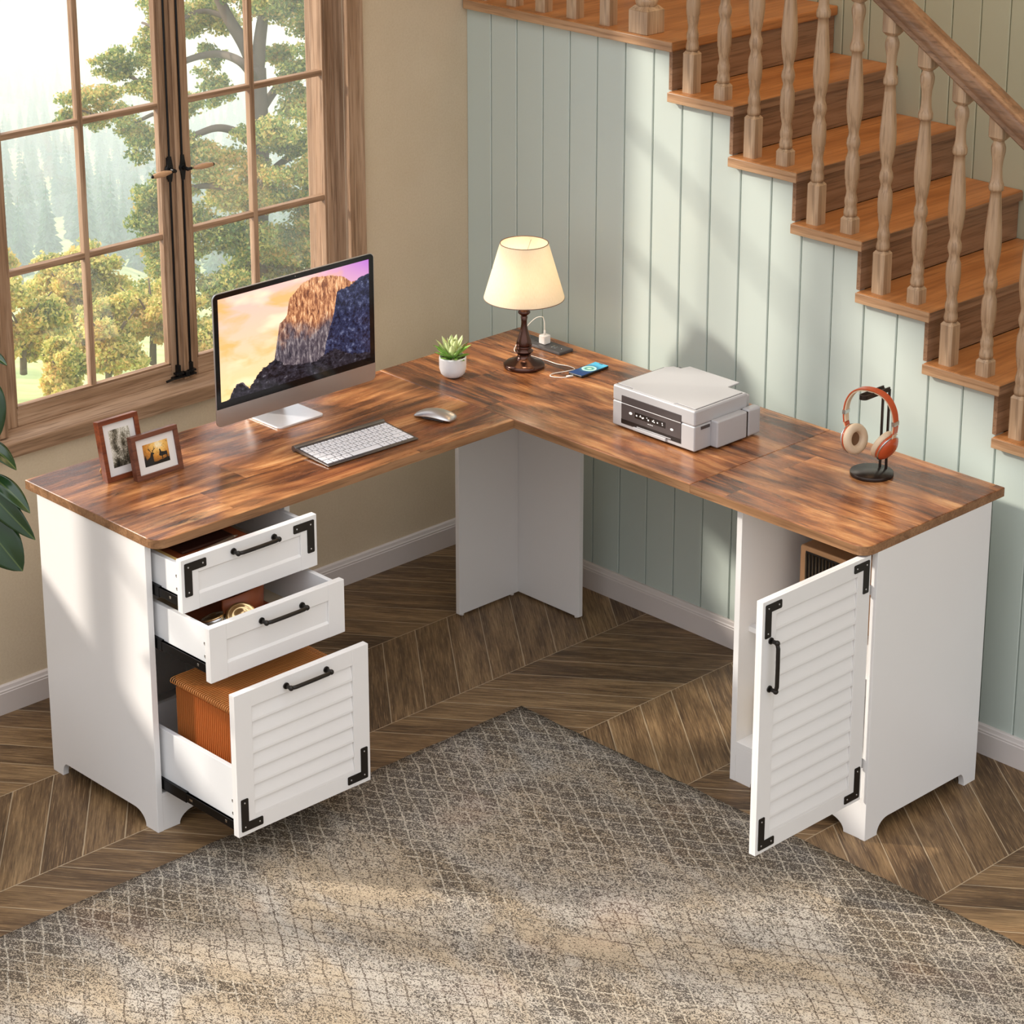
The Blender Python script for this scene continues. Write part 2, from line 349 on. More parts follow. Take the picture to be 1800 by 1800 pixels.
# ------------------------------------------------------------------ mesh builder
class MB:
    def __init__(s): s.v = []; s.f = []; s.mi = []; s.sm = []; s.cur = 0; s.smooth = False
    def add(s, vs, fs, sm=None):
        b = len(s.v); s.v += [tuple(p) for p in vs]
        for f in fs:
            s.f.append(tuple(b + i for i in f)); s.mi.append(s.cur); s.sm.append(s.smooth if sm is None else sm)
        return s
    def box(s, x0, x1, y0, y1, z0, z1, M_=None):
        vs = [Vector((x, y, z)) for z in (z0, z1) for y in (y0, y1) for x in (x0, x1)]
        if M_ is not None: vs = [M_ @ p for p in vs]
        return s.add(vs, [(0, 2, 3, 1), (4, 5, 7, 6), (0, 1, 5, 4), (2, 6, 7, 3), (0, 4, 6, 2), (1, 3, 7, 5)], False)
    def prism(s, pts, axis, a, b, M_=None):
        """closed outline pts (2D, in the two other axes in x,y,z order) extruded along axis from a to b"""
        n = len(pts); vs = []
        for t in (a, b):
            for p in pts:
                q = list(p); q.insert(axis, t); vs.append(Vector(q))
        if M_ is not None: vs = [M_ @ p for p in vs]
        fs = [tuple(range(n)), tuple(range(2 * n - 1, n - 1, -1))] + [(i, n + i, n + (i + 1) % n, (i + 1) % n) for i in range(n)]
        return s.add(vs, fs, False)
    def lathe(s, prof, seg=32, c=(0, 0, 0), M_=None, flute=None, cap=True):
        """prof: (r, z) pairs"""
        vs = []; n = len(prof)
        for k in range(seg):
            a = 2 * math.pi * k / seg
            for r, z in prof:
                p = Vector((c[0] + r * math.cos(a), c[1] + r * math.sin(a), c[2] + z))
                vs.append(M_ @ p if M_ is not None else p)
        fs = []
        for k in range(seg):
            k2 = (k + 1) % seg
            for i in range(n - 1): fs.append((k * n + i, k2 * n + i, k2 * n + i + 1, k * n + i + 1))
        s.add(vs, fs, True)
        if cap:
            b = len(s.v) - len(vs)
            for i, rev in ((0, True), (n - 1, False)):
                if prof[i][0] > 1e-5:
                    f = [b + k * n + i for k in range(seg)]
                    s.f.append(tuple(reversed(f)) if rev else tuple(f)); s.mi.append(s.cur); s.sm.append(False)
        return s
    def cyl(s, p0, p1, r, seg=16, r2=None):
        p0 = Vector(p0); p1 = Vector(p1); d = p1 - p0; L = d.length
        q = d.to_track_quat('Z', 'Y').to_matrix().to_4x4(); q.translation = p0
        return s.lathe([(r, 0), (r if r2 is None else r2, L)], seg, M_=q)
    def tube(s, pts, r, seg=10, closed=False, rs=None, flat=1.0):
        pts = [Vector(p) for p in pts]; n = len(pts); vs = []; up = None
        for i, p in enumerate(pts):
            a = pts[(i - 1) % n] if (closed or i > 0) else p
            b = pts[(i + 1) % n] if (closed or i < n - 1) else p
            d = (b - a).normalized()
            if up is None:
                up = Vector((0, 0, 1)) if abs(d.z) < .9 else Vector((1, 0, 0))
            side = d.cross(up).normalized(); up = side.cross(d).normalized()
            rr = rs[i] if rs else r
            for k in range(seg):
                t = 2 * math.pi * k / seg
                vs.append(p + side * math.cos(t) * rr + up * math.sin(t) * rr * flat)
        fs = []
        for i in range(n if closed else n - 1):
            j = (i + 1) % n
            for k in range(seg):
                k2 = (k + 1) % seg
                fs.append((i * seg + k, i * seg + k2, j * seg + k2, j * seg + k))
        s.add(vs, fs, True)
        if not closed:
            b = len(s.v) - len(vs)
            s.f.append(tuple(b + k for k in reversed(range(seg)))); s.mi.append(s.cur); s.sm.append(False)
            s.f.append(tuple(b + (n - 1) * seg + k for k in range(seg))); s.mi.append(s.cur); s.sm.append(False)
        return s
    def sphere(s, c, r, seg=16, sq=(1, 1, 1)):
        vs = []; n = seg // 2
        for i in range(n + 1):
            th = math.pi * i / n
            for k in range(seg):
                a = 2 * math.pi * k / seg
                vs.append((c[0] + r * sq[0] * math.sin(th) * math.cos(a), c[1] + r * sq[1] * math.sin(th) * math.sin(a), c[2] - r * sq[2] * math.cos(th)))
        fs = [(i * seg + k, i * seg + (k + 1) % seg, (i + 1) * seg + (k + 1) % seg, (i + 1) * seg + k) for i in range(n) for k in range(seg)]
        return s.add(vs, fs, True)

def build(name, mb, mat, parent=None, bev=0., world=True, seg=2, centre=True, ang=35, weld=False):
    """link mb as ONE mesh object. world: the vertices are in world space (parents unrotated)"""
    me = bpy.data.meshes.new(name)
    vs = [Vector(p) for p in mb.v]
    off = Vector((0, 0, 0))
    if centre and vs:
        lo = Vector([min(p[i] for p in vs) for i in range(3)]); hi = Vector([max(p[i] for p in vs) for i in range(3)])
        off = (lo + hi) / 2
    me.from_pydata([p - off for p in vs], [], mb.f)
    mats = mat if isinstance(mat, (list, tuple)) else [mat]
    for m in mats: me.materials.append(m)
    me.polygons.foreach_set('material_index', mb.mi)
    me.polygons.foreach_set('use_smooth', mb.sm)
    me.update()
    bm = bmesh.new(); bm.from_mesh(me)
    if weld: bmesh.ops.remove_doubles(bm, verts=bm.verts, dist=1e-6)
    if len(bm.faces) < 20000: bmesh.ops.recalc_face_normals(bm, faces=bm.faces)
    bm.to_mesh(me); bm.free()
    o = bpy.data.objects.new(name, me); COL.objects.link(o)
    if parent is not None:
        o.parent = parent
        if world:
            p = parent; w = Vector((0, 0, 0))
            while p is not None: w += p.location; p = p.parent
            off = off - w
    o.location = off
    if bev:
        b = o.modifiers.new('bevel', 'BEVEL'); b.width = bev; b.segments = seg; b.limit_method = 'ANGLE'; b.angle_limit = R(ang)
        b.harden_normals = False
    return o

def thing(name, label, cat, loc=(0, 0, 0), rz=0., group=None):
    o = bpy.data.objects.new(name, None); COL.objects.link(o); o.location = loc; o.rotation_euler = (0, 0, rz)
    o.empty_display_size = .05
    o['label'] = label; o['category'] = cat
    if group: o['group'] = group
    return o
def tag(o, label, cat, group=None, kind=None):
    o['label'] = label; o['category'] = cat
    if group: o['group'] = group
    if kind: o['kind'] = kind
    return o
def struct(o, label=None):
    o['kind'] = 'structure'
    if label: o['label'] = label
    return o
def empty_struct(name, loc=(0, 0, 0), label=None):
    o = bpy.data.objects.new(name, None); COL.objects.link(o); o.location = loc; return struct(o, label)

H = .76; TT = .023

# ------------------------------------------------------------------ room
FX, FY = 7.2, -7.2
struct(build('floor', MB().box(-.12, FX, FY, .66, -.1, 0), M['floor'], centre=False), 'dark brown oak chevron floor')
# window wall with its opening
WY0, WY1, WZ0, WZ1 = -3.92, -.459, .712, 2.20  # left reach and top edge are unseen, set to steer the sun
w = MB()
w.box(-.16, 0, FY, WY0, 0, 3.6); w.box(-.16, 0, WY1, .66, 0, 3.6)
w.box(-.16, 0, WY0, WY1, 0, WZ0); w.box(-.16, 0, WY0, WY1, WZ1, 3.6)
struct(build('wall_left', w, M['plaster'], centre=False), 'beige plaster window wall')

STN = 12
def nx(n): return .802 + .2155 * n
def nzt(n): return 1.645 - .1335 * n
TH = .0275
# sage boarded wall under the stairs
w = MB(); y0 = 0.; G = .0016
def under(x):
    if x < nx(0) - .0135: return nzt(0) - TH
    n = int(math.floor((x + .0135 - nx(0)) / .2155)) + 1
    return nzt(n) - TH
xs = [0.0]; x = .0987
while x < 3.2: xs.append(x); x += .104
for a, b in zip(xs, xs[1:] + [3.25]):
    a2 = a + (G if a > 0 else 0); b2 = b - G
    cuts = [a2] + [nx(n) - .0135 for n in range(0, STN) if a2 + 1e-4 < nx(n) - .0135 < b2 - 1e-4] + [b2]
    for c, d in zip(cuts, cuts[1:]):
        zt = under((c + d) / 2)
        if zt < .03: continue
        ch = .002
        w.prism([(c, .02), (c, .0 + (ch if c == a2 else 0)), (c + (ch if c == a2 else 0), 0.), (d - (ch if d == b2 else 0), 0.), (d, .0 + (ch if d == b2 else 0)), (d, .02)], 2, 0, zt)
    zt = min(under(a + .001), under(b - .001) if b < 3.2 else .05)
    if zt > .05: w.box(a, b, .006, .03, 0, zt - .001)
struct(build('wall_right', w, M['green'], centre=False), 'sage green vertical boards under the stairs')
# boarded wall beyond the stairs
w = MB(); YB = .662
x = .0
k0 = .818 - .0925 * 9
for i in range(60):
    a = k0 + .0925 * i; b = a + .0925
    if b < -.01: continue
    a = max(a, -.0)
    w.prism([(a + G, YB + .02), (a + G, YB + .002), (a + G + .002, YB), (b - G - .002, YB), (b - G, YB + .002), (b - G, YB + .02)], 2, 0, 3.6)
w.box(0, 5.6, YB + .006, YB + .03, 0, 3.6)
struct(build('wall_back', w, M['green_warm_lit'], centre=False), 'grey green boarded wall beyond the staircase')

struct(build('ceiling', MB().box(-.16, 4.4, -.9, .70, 3.3, 3.4), M['plaster'], centre=False), 'unseen beige ceiling added to shade the staircase')  # out of view; added to block the sky and darken the stairs

def baseb(name, axis, a, b, face, dirn):
    prof = [(0, 0), (.015, 0), (.015, .058), (.0135, .060), (.0135, .064), (.011, .067), (.009, .075), (.006, .0775), (0, .0775)]
    m = MB()
    if axis == 0: m.prism([(-p, q) for p, q in prof], 0, a, b)     # (y,z) outline
    else: m.prism([(p, q) for p, q in prof], 1, a, b)            # (x,z) outline
    return struct(build(name, m, M['base'], centre=False), 'pale painted baseboard')
baseb('baseboard_right', 0, 0.015, 3.2, 0, 0)
baseb('baseboard_left', 1, FY, 0, 0, 0)

# ---------------- window
WN = empty_struct('window_1', (0, -1.0, .74), 'wooden casement window, widened out of view to let sun in')
m = MB()   # casing on the wall
m.box(0, .02, WY1, -.402, .693, 2.26)
m.box(0, .02, WY0 - .057, WY0, .693, 2.26)
m.box(0, .02, WY0, WY1, WZ1 - .01, 2.26)
build('side_casing', m, M['oak_z'], WN, .002)
m = MB()
m.prism([(-.05, .70), (-.05, .7475), (-.038, .7455), (.014, .7335), (.0185, .7315), (.020, .728), (.020, .693), (0.0, .693), (0.0, .70)], 1, WY0, WY1)
build('window_sill', m, M['oak_y'], WN)
# reveals / outer frame
m = MB()
m.box(-.16, -.0005, WY1 - .0005, WY1 + .03, .70, WZ1); m.box(-.16, -.0005, WY0 - .03, WY0 + .0005, .70, WZ1)
m.box(-.16, -.0005, WY0, WY1, WZ1 - .012, WZ1 + .001)
m.box(-.16, -.04, WY0, WY1, .701, .742)
m.box(-.16, -.0005, -1.64, -1.583, .742, WZ1); m.box(-.16, -.0005, -2.83, -2.77, .742, WZ1)
build('window_frame', m, M['oak_z'], WN, .0015)
GZ0 = .792; ZR = [.792, 1.148, 1.500, 1.852, 2.145]
SX0, SX1 = -.068, -.038
def sash(ya, yb, ga, gb, mid, yrod):
    """outer edges ya<yb, glass edges ga<gb, muntin at mid"""
    m = MB()
    m.box(SX0, SX1, ya, ga, .7455, 2.19); m.box(SX0, SX1, gb, yb, .7455, 2.19)
    s = build('sash', m, M['oak_z'], WN, .0018)
    # horizontal rails, muntins and stepped inner bead
    m = MB(); m.box(SX0, SX1, ga, gb, .7455, GZ0); m.box(SX0, SX1, ga, gb, 2.145, 2.19)
    build('sash_rail', m, M['oak_y'], s, .0018)
    m = MB()
    for z in ZR[1:-1]: m.box(-.066, -.046, ga, gb, z - .008, z + .008)
    build('muntin', m, M['oak_y'], s, .002)
    m = MB(); m.box(-.066, -.0455, mid - .008, mid + .008, GZ0, 2.145)
    build('muntin', m, M['oak_z'], s, .002)
    m = MB(); bd = .006
    m.box(-.062, -.0425, ga - .001, ga + bd, GZ0, 2.145); m.box(-.062, -.0425, gb - bd, gb + .001, GZ0, 2.145)
    build('glazing_bead', m, M['oak_z'], s, .001)
    m = MB(); m.box(-.062, -.0425, ga, gb, GZ0 - .001, GZ0 + bd)
    build('glazing_bead', m, M['oak_y'], s, .001)
    m = MB(); m.box(-.058, -.055, ga, gb, GZ0, 2.145)
    build('pane', m, M['glass'], s)
    return s
sash(-1.583, -1.002, -1.530, -1.043, -1.287, 0)
sash(-.998, -.4595, -.957, -.4914, -.738, 0)
sash(-2.77, -2.215, -2.73, -2.255, -2.49, 0)  # from here on, sashes added out of view to let sun in
sash(-2.21, -1.64, -2.17, -1.68, -1.925, 0)
sash(-3.375, -2.83, -3.34, -2.87, -3.10, 0)
sash(-3.91, -3.38, -3.875, -3.42, -3.65, 0)
m = MB(); m.box(-.04, -.030, -1.008, -.992, .7455, 2.19); build('cover_strip', m, M['oak_z'], WN, .002)
def bolt(y, s, hz, y1, y2):
    m = MB()
    m.cyl((-.030, y, .772), (-.030, y, 2.12), .0032, 10)
    m.box(-.038, -.027, y - .0055, y + .0055, hz - .028, hz + .030)
    m.lathe([(0.0, 0), (.012, .0), (.012, .006), (.009, .010), (0, .011)], 20, M_=Matrix.Translation((-.036, y, hz)) @ Matrix.Rotation(R(90), 4, 'Y'))
    m.prism([(y - .010, hz), (y - .004, hz + .034), (y + .004, hz + .034), (y + .010, hz), (y + .004, hz - .034), (y - .004, hz - .034)], 0, -.034, -.026)
    m.cyl((-.028, y, hz), (-.004, y, hz - .001), .005, 12)
    m.cyl((-.006, y - .003 * s, hz - .001), (-.004, y + .012 * s, hz), .0042, 12)
    # floor keeper
    m.box(-.036, -.024, y - .005, y + .005, .757, .792)
    m.box(-.036, -.020, y - .012, y + .012, .767, .772)
    o = build('espagnolette_bolt', m, M['rod'], WN, .0006)
    g = MB(); L = abs(y2 - y1)
    prof = [(0, 0), (.004, .001), (.0062, .012), (.0078, L * .35), (.0078, L * .6), (.0062, L * .85), (.003, L * .985), (0, L)]
    q = Vector((.002, (y2 - y1), -.0015)).to_track_quat('Z', 'Y').to_matrix().to_4x4(); q.translation = (-.004, y1, hz)
    g.lathe(prof, 20, M_=q)
    build('wooden_grip', g, M['grip'], o)
    e = MB(); e.lathe([(0, L * .93), (.0052, L * .93), (.0035, L * .985), (0, L * 1.005)], 16, M_=q); build('grip_end', e, M['rod'], o)
bolt(-1.029, -1, 1.332, -1.042, -1.108)
bolt(-.988, 1, 1.330, -.972, -.905)
m = MB()
m.box(-.036, -.020, -1.05, -.975, .757, .7615); m.cyl((-.028, -1.03, .759), (-.016, -1.078, .760), .0035, 8)
m.box(-.036, -.018, -1.012, -1.0, .757, .770)
build('bolt_keeper', m, M['rod'], WN, .0006)

# ---------------- staircase (runs down to the right)
ST = thing('staircase', 'brown oak staircase with landing rising behind the desk above the sage boarded wall', 'staircase', (1.6, .33, 0))
m = MB(); m.box(0.006, nx(0), -.018, YB - .001, nzt(0) - TH, nzt(0)); build('landing', m, M['tread'], ST, .005, seg=3)
m = MB(); m.box(0.0055, nx(0) + .0003, -.020, -.0155, nzt(0) - TH - .0003, nzt(0) - .002); build('landing_edge', m, M['edge_stair_daylit'], ST, .002)
for n in range(1, STN):
    m = MB(); m.box(nx(n - 1) - .0125, nx(n), -.018, YB - .001, nzt(n) - TH, nzt(n)); tr = build('stair_tread', m, M['tread'], ST, .005, seg=3)
    m = MB(); m.box(nx(n - 1) - .0128, nx(n) + .0003, -.020, -.0155, nzt(n) - TH - .0003, nzt(n) - .002); build('tread_edge', m, M['edge_stair_daylit'], tr, .002)
    m = MB(); m.box(nx(n) - .004, nx(n) + .0005, -.0152, YB - .002, nzt(n) - TH, nzt(n) - .003); build('nosing', m, M['stair_y'], tr, .002)
for n in range(0, STN):
    m = MB(); m.box(nx(n) - .0235, nx(n) - .0115, -.002, YB - .002, max(nzt(n + 1), 0), nzt(n) - TH)
    build('riser', m, M['stair_y'], ST, .001)

# ---------------- balustrade
def zun(x): return 1.8443 + (1.4356 - x) * .6235
BP = [(0, .0165), (.008, .0175), (.018, .0162), (.026, .0145), (.034, .0162), (.044, .0160), (.05, .014), (.062, .0122), (.078, .0150), (.085, .0164), (.090, .0158), (.096, .0180), (.12, .0187), (.147, .0176), (.155, .0148), (.166, .0125), (.176, .0155), (.186, .0176), (.196, .0165), (.206, .0132), (.214, .0125), (.222, .0138), (.24, .0172), (.265, .0202), (.285, .0210), (.315, .0200), (.36, .0168), (.40, .0138), (.418, .0130), (.4185, .0168), (.424, .0182), (.434, .0180), (.441, .0150), (.452, .0130), (.47, .0118), (.49, .0130), (.512, .0172), (.524, .0176), (.532, .0150), (.535, .0130), (.54, .0130)]
BY = .023; HB = .0185
RL = thing('stair_railing', 'turned oak railing with handrail following the staircase', 'railing', (1.2, BY, .0))
def bal_mesh(tall, top_extra, slope):
    """local: z=0 at the tread"""
    hb = .112 if tall else .045
    m = MB()
    def block(z0, z1, ch0, ch1, hh=HB):
        b = .0035
        rings = []
        if ch0: rings += [(z0, .62), (z0 + .009, 1)]
        else: rings += [(z0, 1)]
        if ch1: rings += [(z1 - .009, 1), (z1, .62)]
        else: rings += [(z1, 1)]
        vs = []; fs = []
        for z, k in rings:
            for sx, sy in ((1, -1), (1, 1), (-1, 1), (-1, -1)):
                for ox, oy in (((-b if sx > 0 else b), 0), (0, (-b if sy > 0 else b))) if sx * sy < 0 else ((0, (-b if sy > 0 else b)), ((-b if sx > 0 else b), 0)):
                    vs.append(((sx * hh + ox) * k, (sy * hh + oy) * k, z))
        for i in range(len(rings) - 1):
            for k in range(8): fs.append((i * 8 + k, i * 8 + (k + 1) % 8, (i + 1) * 8 + (k + 1) % 8, (i + 1) * 8 + k))
        fs.append(tuple(reversed(range(8)))); e = (len(rings) - 1) * 8; fs.append(tuple(e + k for k in range(8)))
        m.add(vs, fs, False)
    block(0.0, hb, False, True)
    m.lathe([(r, hb - .001 + z) for z, r in BP], 24)
    z1 = hb + .54
    block(z1 - .001, z1 + top_extra, True, False, .0195)
    return m
proto = {}
for tall in (True, False):
    proto[tall] = bal_mesh(tall, .085, True)
def put_bal(x, z, tall):
    if tall not in put_bal.p:
        o = build('baluster', proto[tall], M['stair_z'], RL, 0, centre=False)
        put_bal.p[tall] = o
    else:
        o = put_bal.p[tall].copy(); COL.objects.link(o); o.parent = RL
    o.location = (x - 1.2, 0, z)
put_bal.p = {}
for n in range(1, STN):
    put_bal(.8365 + .2155 * (n - 1), nzt(n), True)
    put_bal(.946 + .2155 * (n - 1), nzt(n), False)
for x in (.055, .173, .287, .4075, .533): put_bal(x, nzt(0), True)
m = MB()   # newel on the landing
NXc = .672; nh = .034; z0 = nzt(0)
m.prism([(NXc - nh, BY - nh), (NXc + nh, BY - nh), (NXc + nh, BY + nh), (NXc - nh, BY + nh)], 2, z0, z0 + .062)
b0 = [(NXc + sx * nh, BY + sy * nh, z0 + .062) for sx, sy in ((-1, -1), (1, -1), (1, 1), (-1, 1))]
b1 = [(NXc + sx * nh * .66, BY + sy * nh * .66, z0 + .074) for sx, sy in ((-1, -1), (1, -1), (1, 1), (-1, 1))]
m.add(b0 + b1, [(0, 1, 5, 4), (1, 2, 6, 5), (2, 3, 7, 6), (3, 0, 4, 7), (4, 5, 6, 7)], False)
m.lathe([(.026, .072), (.030, .080), (.031, .088), (.026, .096), (.028, .11), (.03, .13), (.022, .15), (.028, .2), (.034, .3), (.03, .45), (.022, .52), (.03, .54), (.03, .56)], 24, (NXc, BY, z0))
m.box(NXc - nh, NXc + nh, BY - nh, BY + nh, z0 + .56, z0 + .78)
build('newel_post', m, M['stair_z'], RL, .002)
# sloping handrail: rounded profile swept along the slope
prof = [(-.024, 0), (.024, 0), (.026, .006), (.022, .012), (.022, .016), (.031, .026), (.033, .040), (.029, .053), (.018, .061), (0, .064), (-.018, .061), (-.029, .053), (-.033, .040), (-.031, .026), (-.022, .016), (-.022, .012), (-.026, .006)]
m = MB(); x0, x1 = .70, 3.3; vs = []; n = len(prof)
for x in (x0, x1):
    for py, pz in prof: vs.append((x, BY + py, zun(x) + pz * 1.0))
m.add(vs, [tuple(range(n)), tuple(reversed(range(n, 2 * n)))] + [(i, n + i, n + (i + 1) % n, (i + 1) % n) for i in range(n)], False)
m.sm = [len(f) == 4 for f in m.f]
build('handrail', m, M['stair_x'], RL)
m = MB(); m.prism([(BY + a, 2.29 + b) for a, b in prof], 0, .006, .70); build('landing_handrail', m, M['stair_x'], RL)

# ------------------------------------------------------------------ desk top (three boards joined)
X0, XR = .3055, 1.9605; YB0 = -.0865; YF = -.6115; XF = .8267; YE = -1.7375; XJ = 1.430
DT = thing('desk_worktop', 'rustic brown wood L-shaped worktop joined from three boards on white cabinets', 'worktop', (.82, -.6, H - TT))
def slab(pts_round, name, mat_t, mat_e):
    """outline with optional radius per corner"""
    out = []
    n = len(pts_round)
    for i, (x, y, r) in enumerate(pts_round):
        if r == 0: out.append((x, y)); continue
        p = Vector((x, y)); a = Vector(pts_round[i - 1][:2]); b = Vector(pts_round[(i + 1) % n][:2])
        da = (a - p).normalized(); db = (b - p).normalized(); c = p + (da + db) * r
        for k in range(9):
            t = k / 8 * math.pi / 2
            q = c - db * r * math.cos(t) - da * r * math.sin(t)
            out.append((q.x, q.y))
    m = MB(); n = len(out); ch = .0015
    def ring(z, k):
        cx = sum(p[0] for p in out) / n; cy = sum(p[1] for p in out) / n
        return [(p[0] - (ch if p[0] > cx else -ch) * k, p[1] - (ch if p[1] > cy else -ch) * k, z) for p in out]
    vs = ring(H - TT, 0) + ring(H - ch, 0) + ring(H, 1)
    m.add(vs, [tuple(range(2 * n, 3 * n))], False)
    m.cur = 1
    m.add(vs, [tuple(reversed(range(n)))] + [(i, (i + 1) % n, n + (i + 1) % n, n + i) for i in range(n)], False)
    m.cur = 0
    m.add(vs, [(n + i, n + (i + 1) % n, 2 * n + (i + 1) % n, 2 * n + i) for i in range(n)], False)
    return build(name, m, [mat_t, mat_e], DT)
g = .0004
slab([(X0, YE, 0), (XF, YE, .035), (XF, YF - g, 0), (X0, YF - g, 0)], 'board', M['top_y'], M['edge_y'])
slab([(X0, YF + g, 0), (XJ - g, YF + g, 0), (XJ - g, YB0, 0), (X0, YB0, 0)], 'board', M['top_x'], M['edge_x'])
slab([(XJ + g, YF, 0), (XR, YF, .035), (XR, YB0, 0), (XJ + g, YB0, 0)], 'board', M['top_x'], M['edge_x'])
for o in DT.children: pass

# L-shaped support under the inner corner
LG = thing('corner_support', 'white L-shaped panel leg under the inner corner of the worktop', 'desk leg', (.40, -.18, 0))
ZT = H - TT
m = MB(); m.box(.3835, .3985, -.410, -.1815, .006, ZT); build('panel', m, M['white'], LG, .001)
m = MB(); m.box(.3835, .641, -.1812, -.1662, .006, ZT); build('panel', m, M['white'], LG, .001)
for (x, y) in ((.391, -.395), (.391, -.2), (.625, -.1735)):
    m = MB(); m.cyl((x, y, 0), (x, y, .0062), .006, 12); build('foot_glide', m, M['cable'], LG)

# ------------------------------------------------------------------ cabinets
def foot_outline(a0, a1, h, fa, fb, r0, r1, zt, arch=.036):
    """side view outline from a0 (left) to a1, feet fa wide at a0 and fb at a1"""
    pts = [(a0, 0), (a0, zt), (a1, zt), (a1, 0), (a1 - fb, 0)]
    for k in range(9):
        t = k / 8 * math.pi / 2
        pts.append((a1 - fb - r1 * math.sin(t), 0 + .010 + (arch - .010) * (1 - math.cos(t))) if False else (a1 - fb - r1 * (1 - math.cos(t)), arch * math.sin(t)))
    for k in range(9):
        t = math.pi / 2 * (1 - k / 8)
        pts.append((a0 + fa + r0 * (1 - math.cos(t)), arch * math.sin(t)))
    pts.append((a0 + fa, 0))
    return pts

CL = thing('drawer_cabinet', 'white three-drawer cabinet under the left end of the worktop, drawers pulled out', 'cabinet', (.565, -1.52, 0))
cx0, cx1, cy0, cy1, PT = .3495, .7818, -1.7355, -1.312, .0165
zc = H - TT - .0002
for (a, b) in ((cy0, cy0 + PT), (cy1 - PT, cy1)):
    m = MB(); m.prism(foot_outline(cx0, cx1, 0, .041, .047, .020, .045, zc), 1, a, b); build('side_panel', m, M['white'], CL, .0008)
m = MB(); m.box(cx0 + .003, cx0 + .010, cy0 + PT, cy1 - PT, .04, zc); build('back_panel', m, M['white'], CL)
m = MB(); m.box(cx0 + .010, cx1 - .001, cy0 + PT, cy1 - PT, .086, .098); build('bottom_panel', m, M['white'], CL)
m = MB(); pts = foot_outline(cy0 + PT, cy1 - PT, 0, .048, .048, .05, .05, .0858, .031); m.prism(pts, 0, cx1 - .016, cx1 - .001); build('plinth', m, M['white'], CL, .0008)
for a_, b_, h_ in ((cx0 + .012, cx0 + .10, .016), (cx1 - .03, cx1 - .014, .008)):
    m = MB(); m.box(a_, b_, cy0 + PT, cy1 - PT, zc - h_, zc); build('top_rail', m, M['white'], CL)

def handle_mesh(p0, p1, out, thick=.0048):
    """bow handle between p0 and p1 standing off along out"""
    p0 = Vector(p0); p1 = Vector(p1); out = Vector(out); d = (p1 - p0).normalized(); L = (p1 - p0).length
    m = MB()
    pts = [p0, p0 + out * .014, p0 + out * .020 + d * .004, p0 + out * .022 + d * .012]
    pts += [p0 + out * .0225 + d * (L * .5)]
    pts += [p1 + out * .022 - d * .012, p1 + out * .020 - d * .004, p1 + out * .014, p1]
    m.tube(pts, thick, 12)
    for p in (p0, p1):
        m.cyl(p, p + out * .003, .0078, 16); m.sphere(p + out * .019, .0066, 12)
    return m
def bracket(parent, M_, sy, sz, L1=.062, L2=.082, wd=.021):
    """L plate in the local frame x out, y along, z up; corner at origin, arms towards sy,sz"""
    m = MB(); r = .003
    def P(a, b): return (sy * a, sz * b)
    def arc(cx, cy, r, t0, t1): return [P(cx + r * math.cos(t), cy + r * math.sin(t)) for t in [t0 + (t1 - t0) * k / 4 for k in range(5)]]
    pts = arc(r, r, r, math.pi, 1.5 * math.pi) + arc(L1 - r, r, r, -math.pi / 2, 0) + arc(L1 - r, wd - r, r, 0, math.pi / 2) + [P(wd, wd)] + arc(wd - r, L2 - r, r, 0, math.pi / 2) + arc(r, L2 - r, r, math.pi / 2, math.pi)
    m.prism(pts, 0, 0, .0016, M_)
    b = build('corner_bracket', m, M['black'], parent, world=True)
    for (a, c) in ((wd / 2, wd / 2), (L1 - .010, wd / 2), (wd / 2, L2 - .010)):
        s = MB(); s.lathe([(0, .0014), (.0024, .0014), (.0021, .0024), (.0010, .0025), (0, .0020)], 12, M_=M_ @ Matrix.Translation((0, sy * a, sz * c)) @ Matrix.Rotation(R(90), 4, 'Y'))
        build('screw', s, M['steel'], parent)
    return b

def front_mesh(x, y0, y1, z0, z1, st, rail_t, rail_b, louvre=None, th=.018, rec=.005):
    """framed front facing +x; st stile width"""
    m = MB()
    xi = x - rec
    m.box(x - th, xi, y0, y1, z0, z1)           # backing
    m.box(xi, x, y0, y0 + st, z0, z1); m.box(xi, x, y1 - st, y1, z0, z1)
    e = .0003
    m.box(xi, x - e, y0 + st, y1 - st, z1 - rail_t, z1 - e); m.box(xi, x - e, y0 + st, y1 - st, z0 + e, z0 + rail_b)
    if louvre:
        a, b = z0 + rail_b, z1 - rail_t; n = louvre; p = (b - a) / n
        for i in range(n):
            zb = a + i * p
            m.prism([(xi, zb + p), (xi, zb), (x - .0005, zb + .0002), (x - .0008, zb + p * .16), (xi + .0008, zb + p)], 1, y0 + st + .0004, y1 - st - .0004)
    else:
        # sloped inner moulding
        a, b = z0 + rail_b, z1 - rail_t; q = .006
        m.prism([(xi, a), (x - e, a), (xi, a + q)], 1, y0 + st, y1 - st)
        m.prism([(xi, b), (x - e, b), (xi, b - q * .6)], 1, y0 + st, y1 - st)
    return m

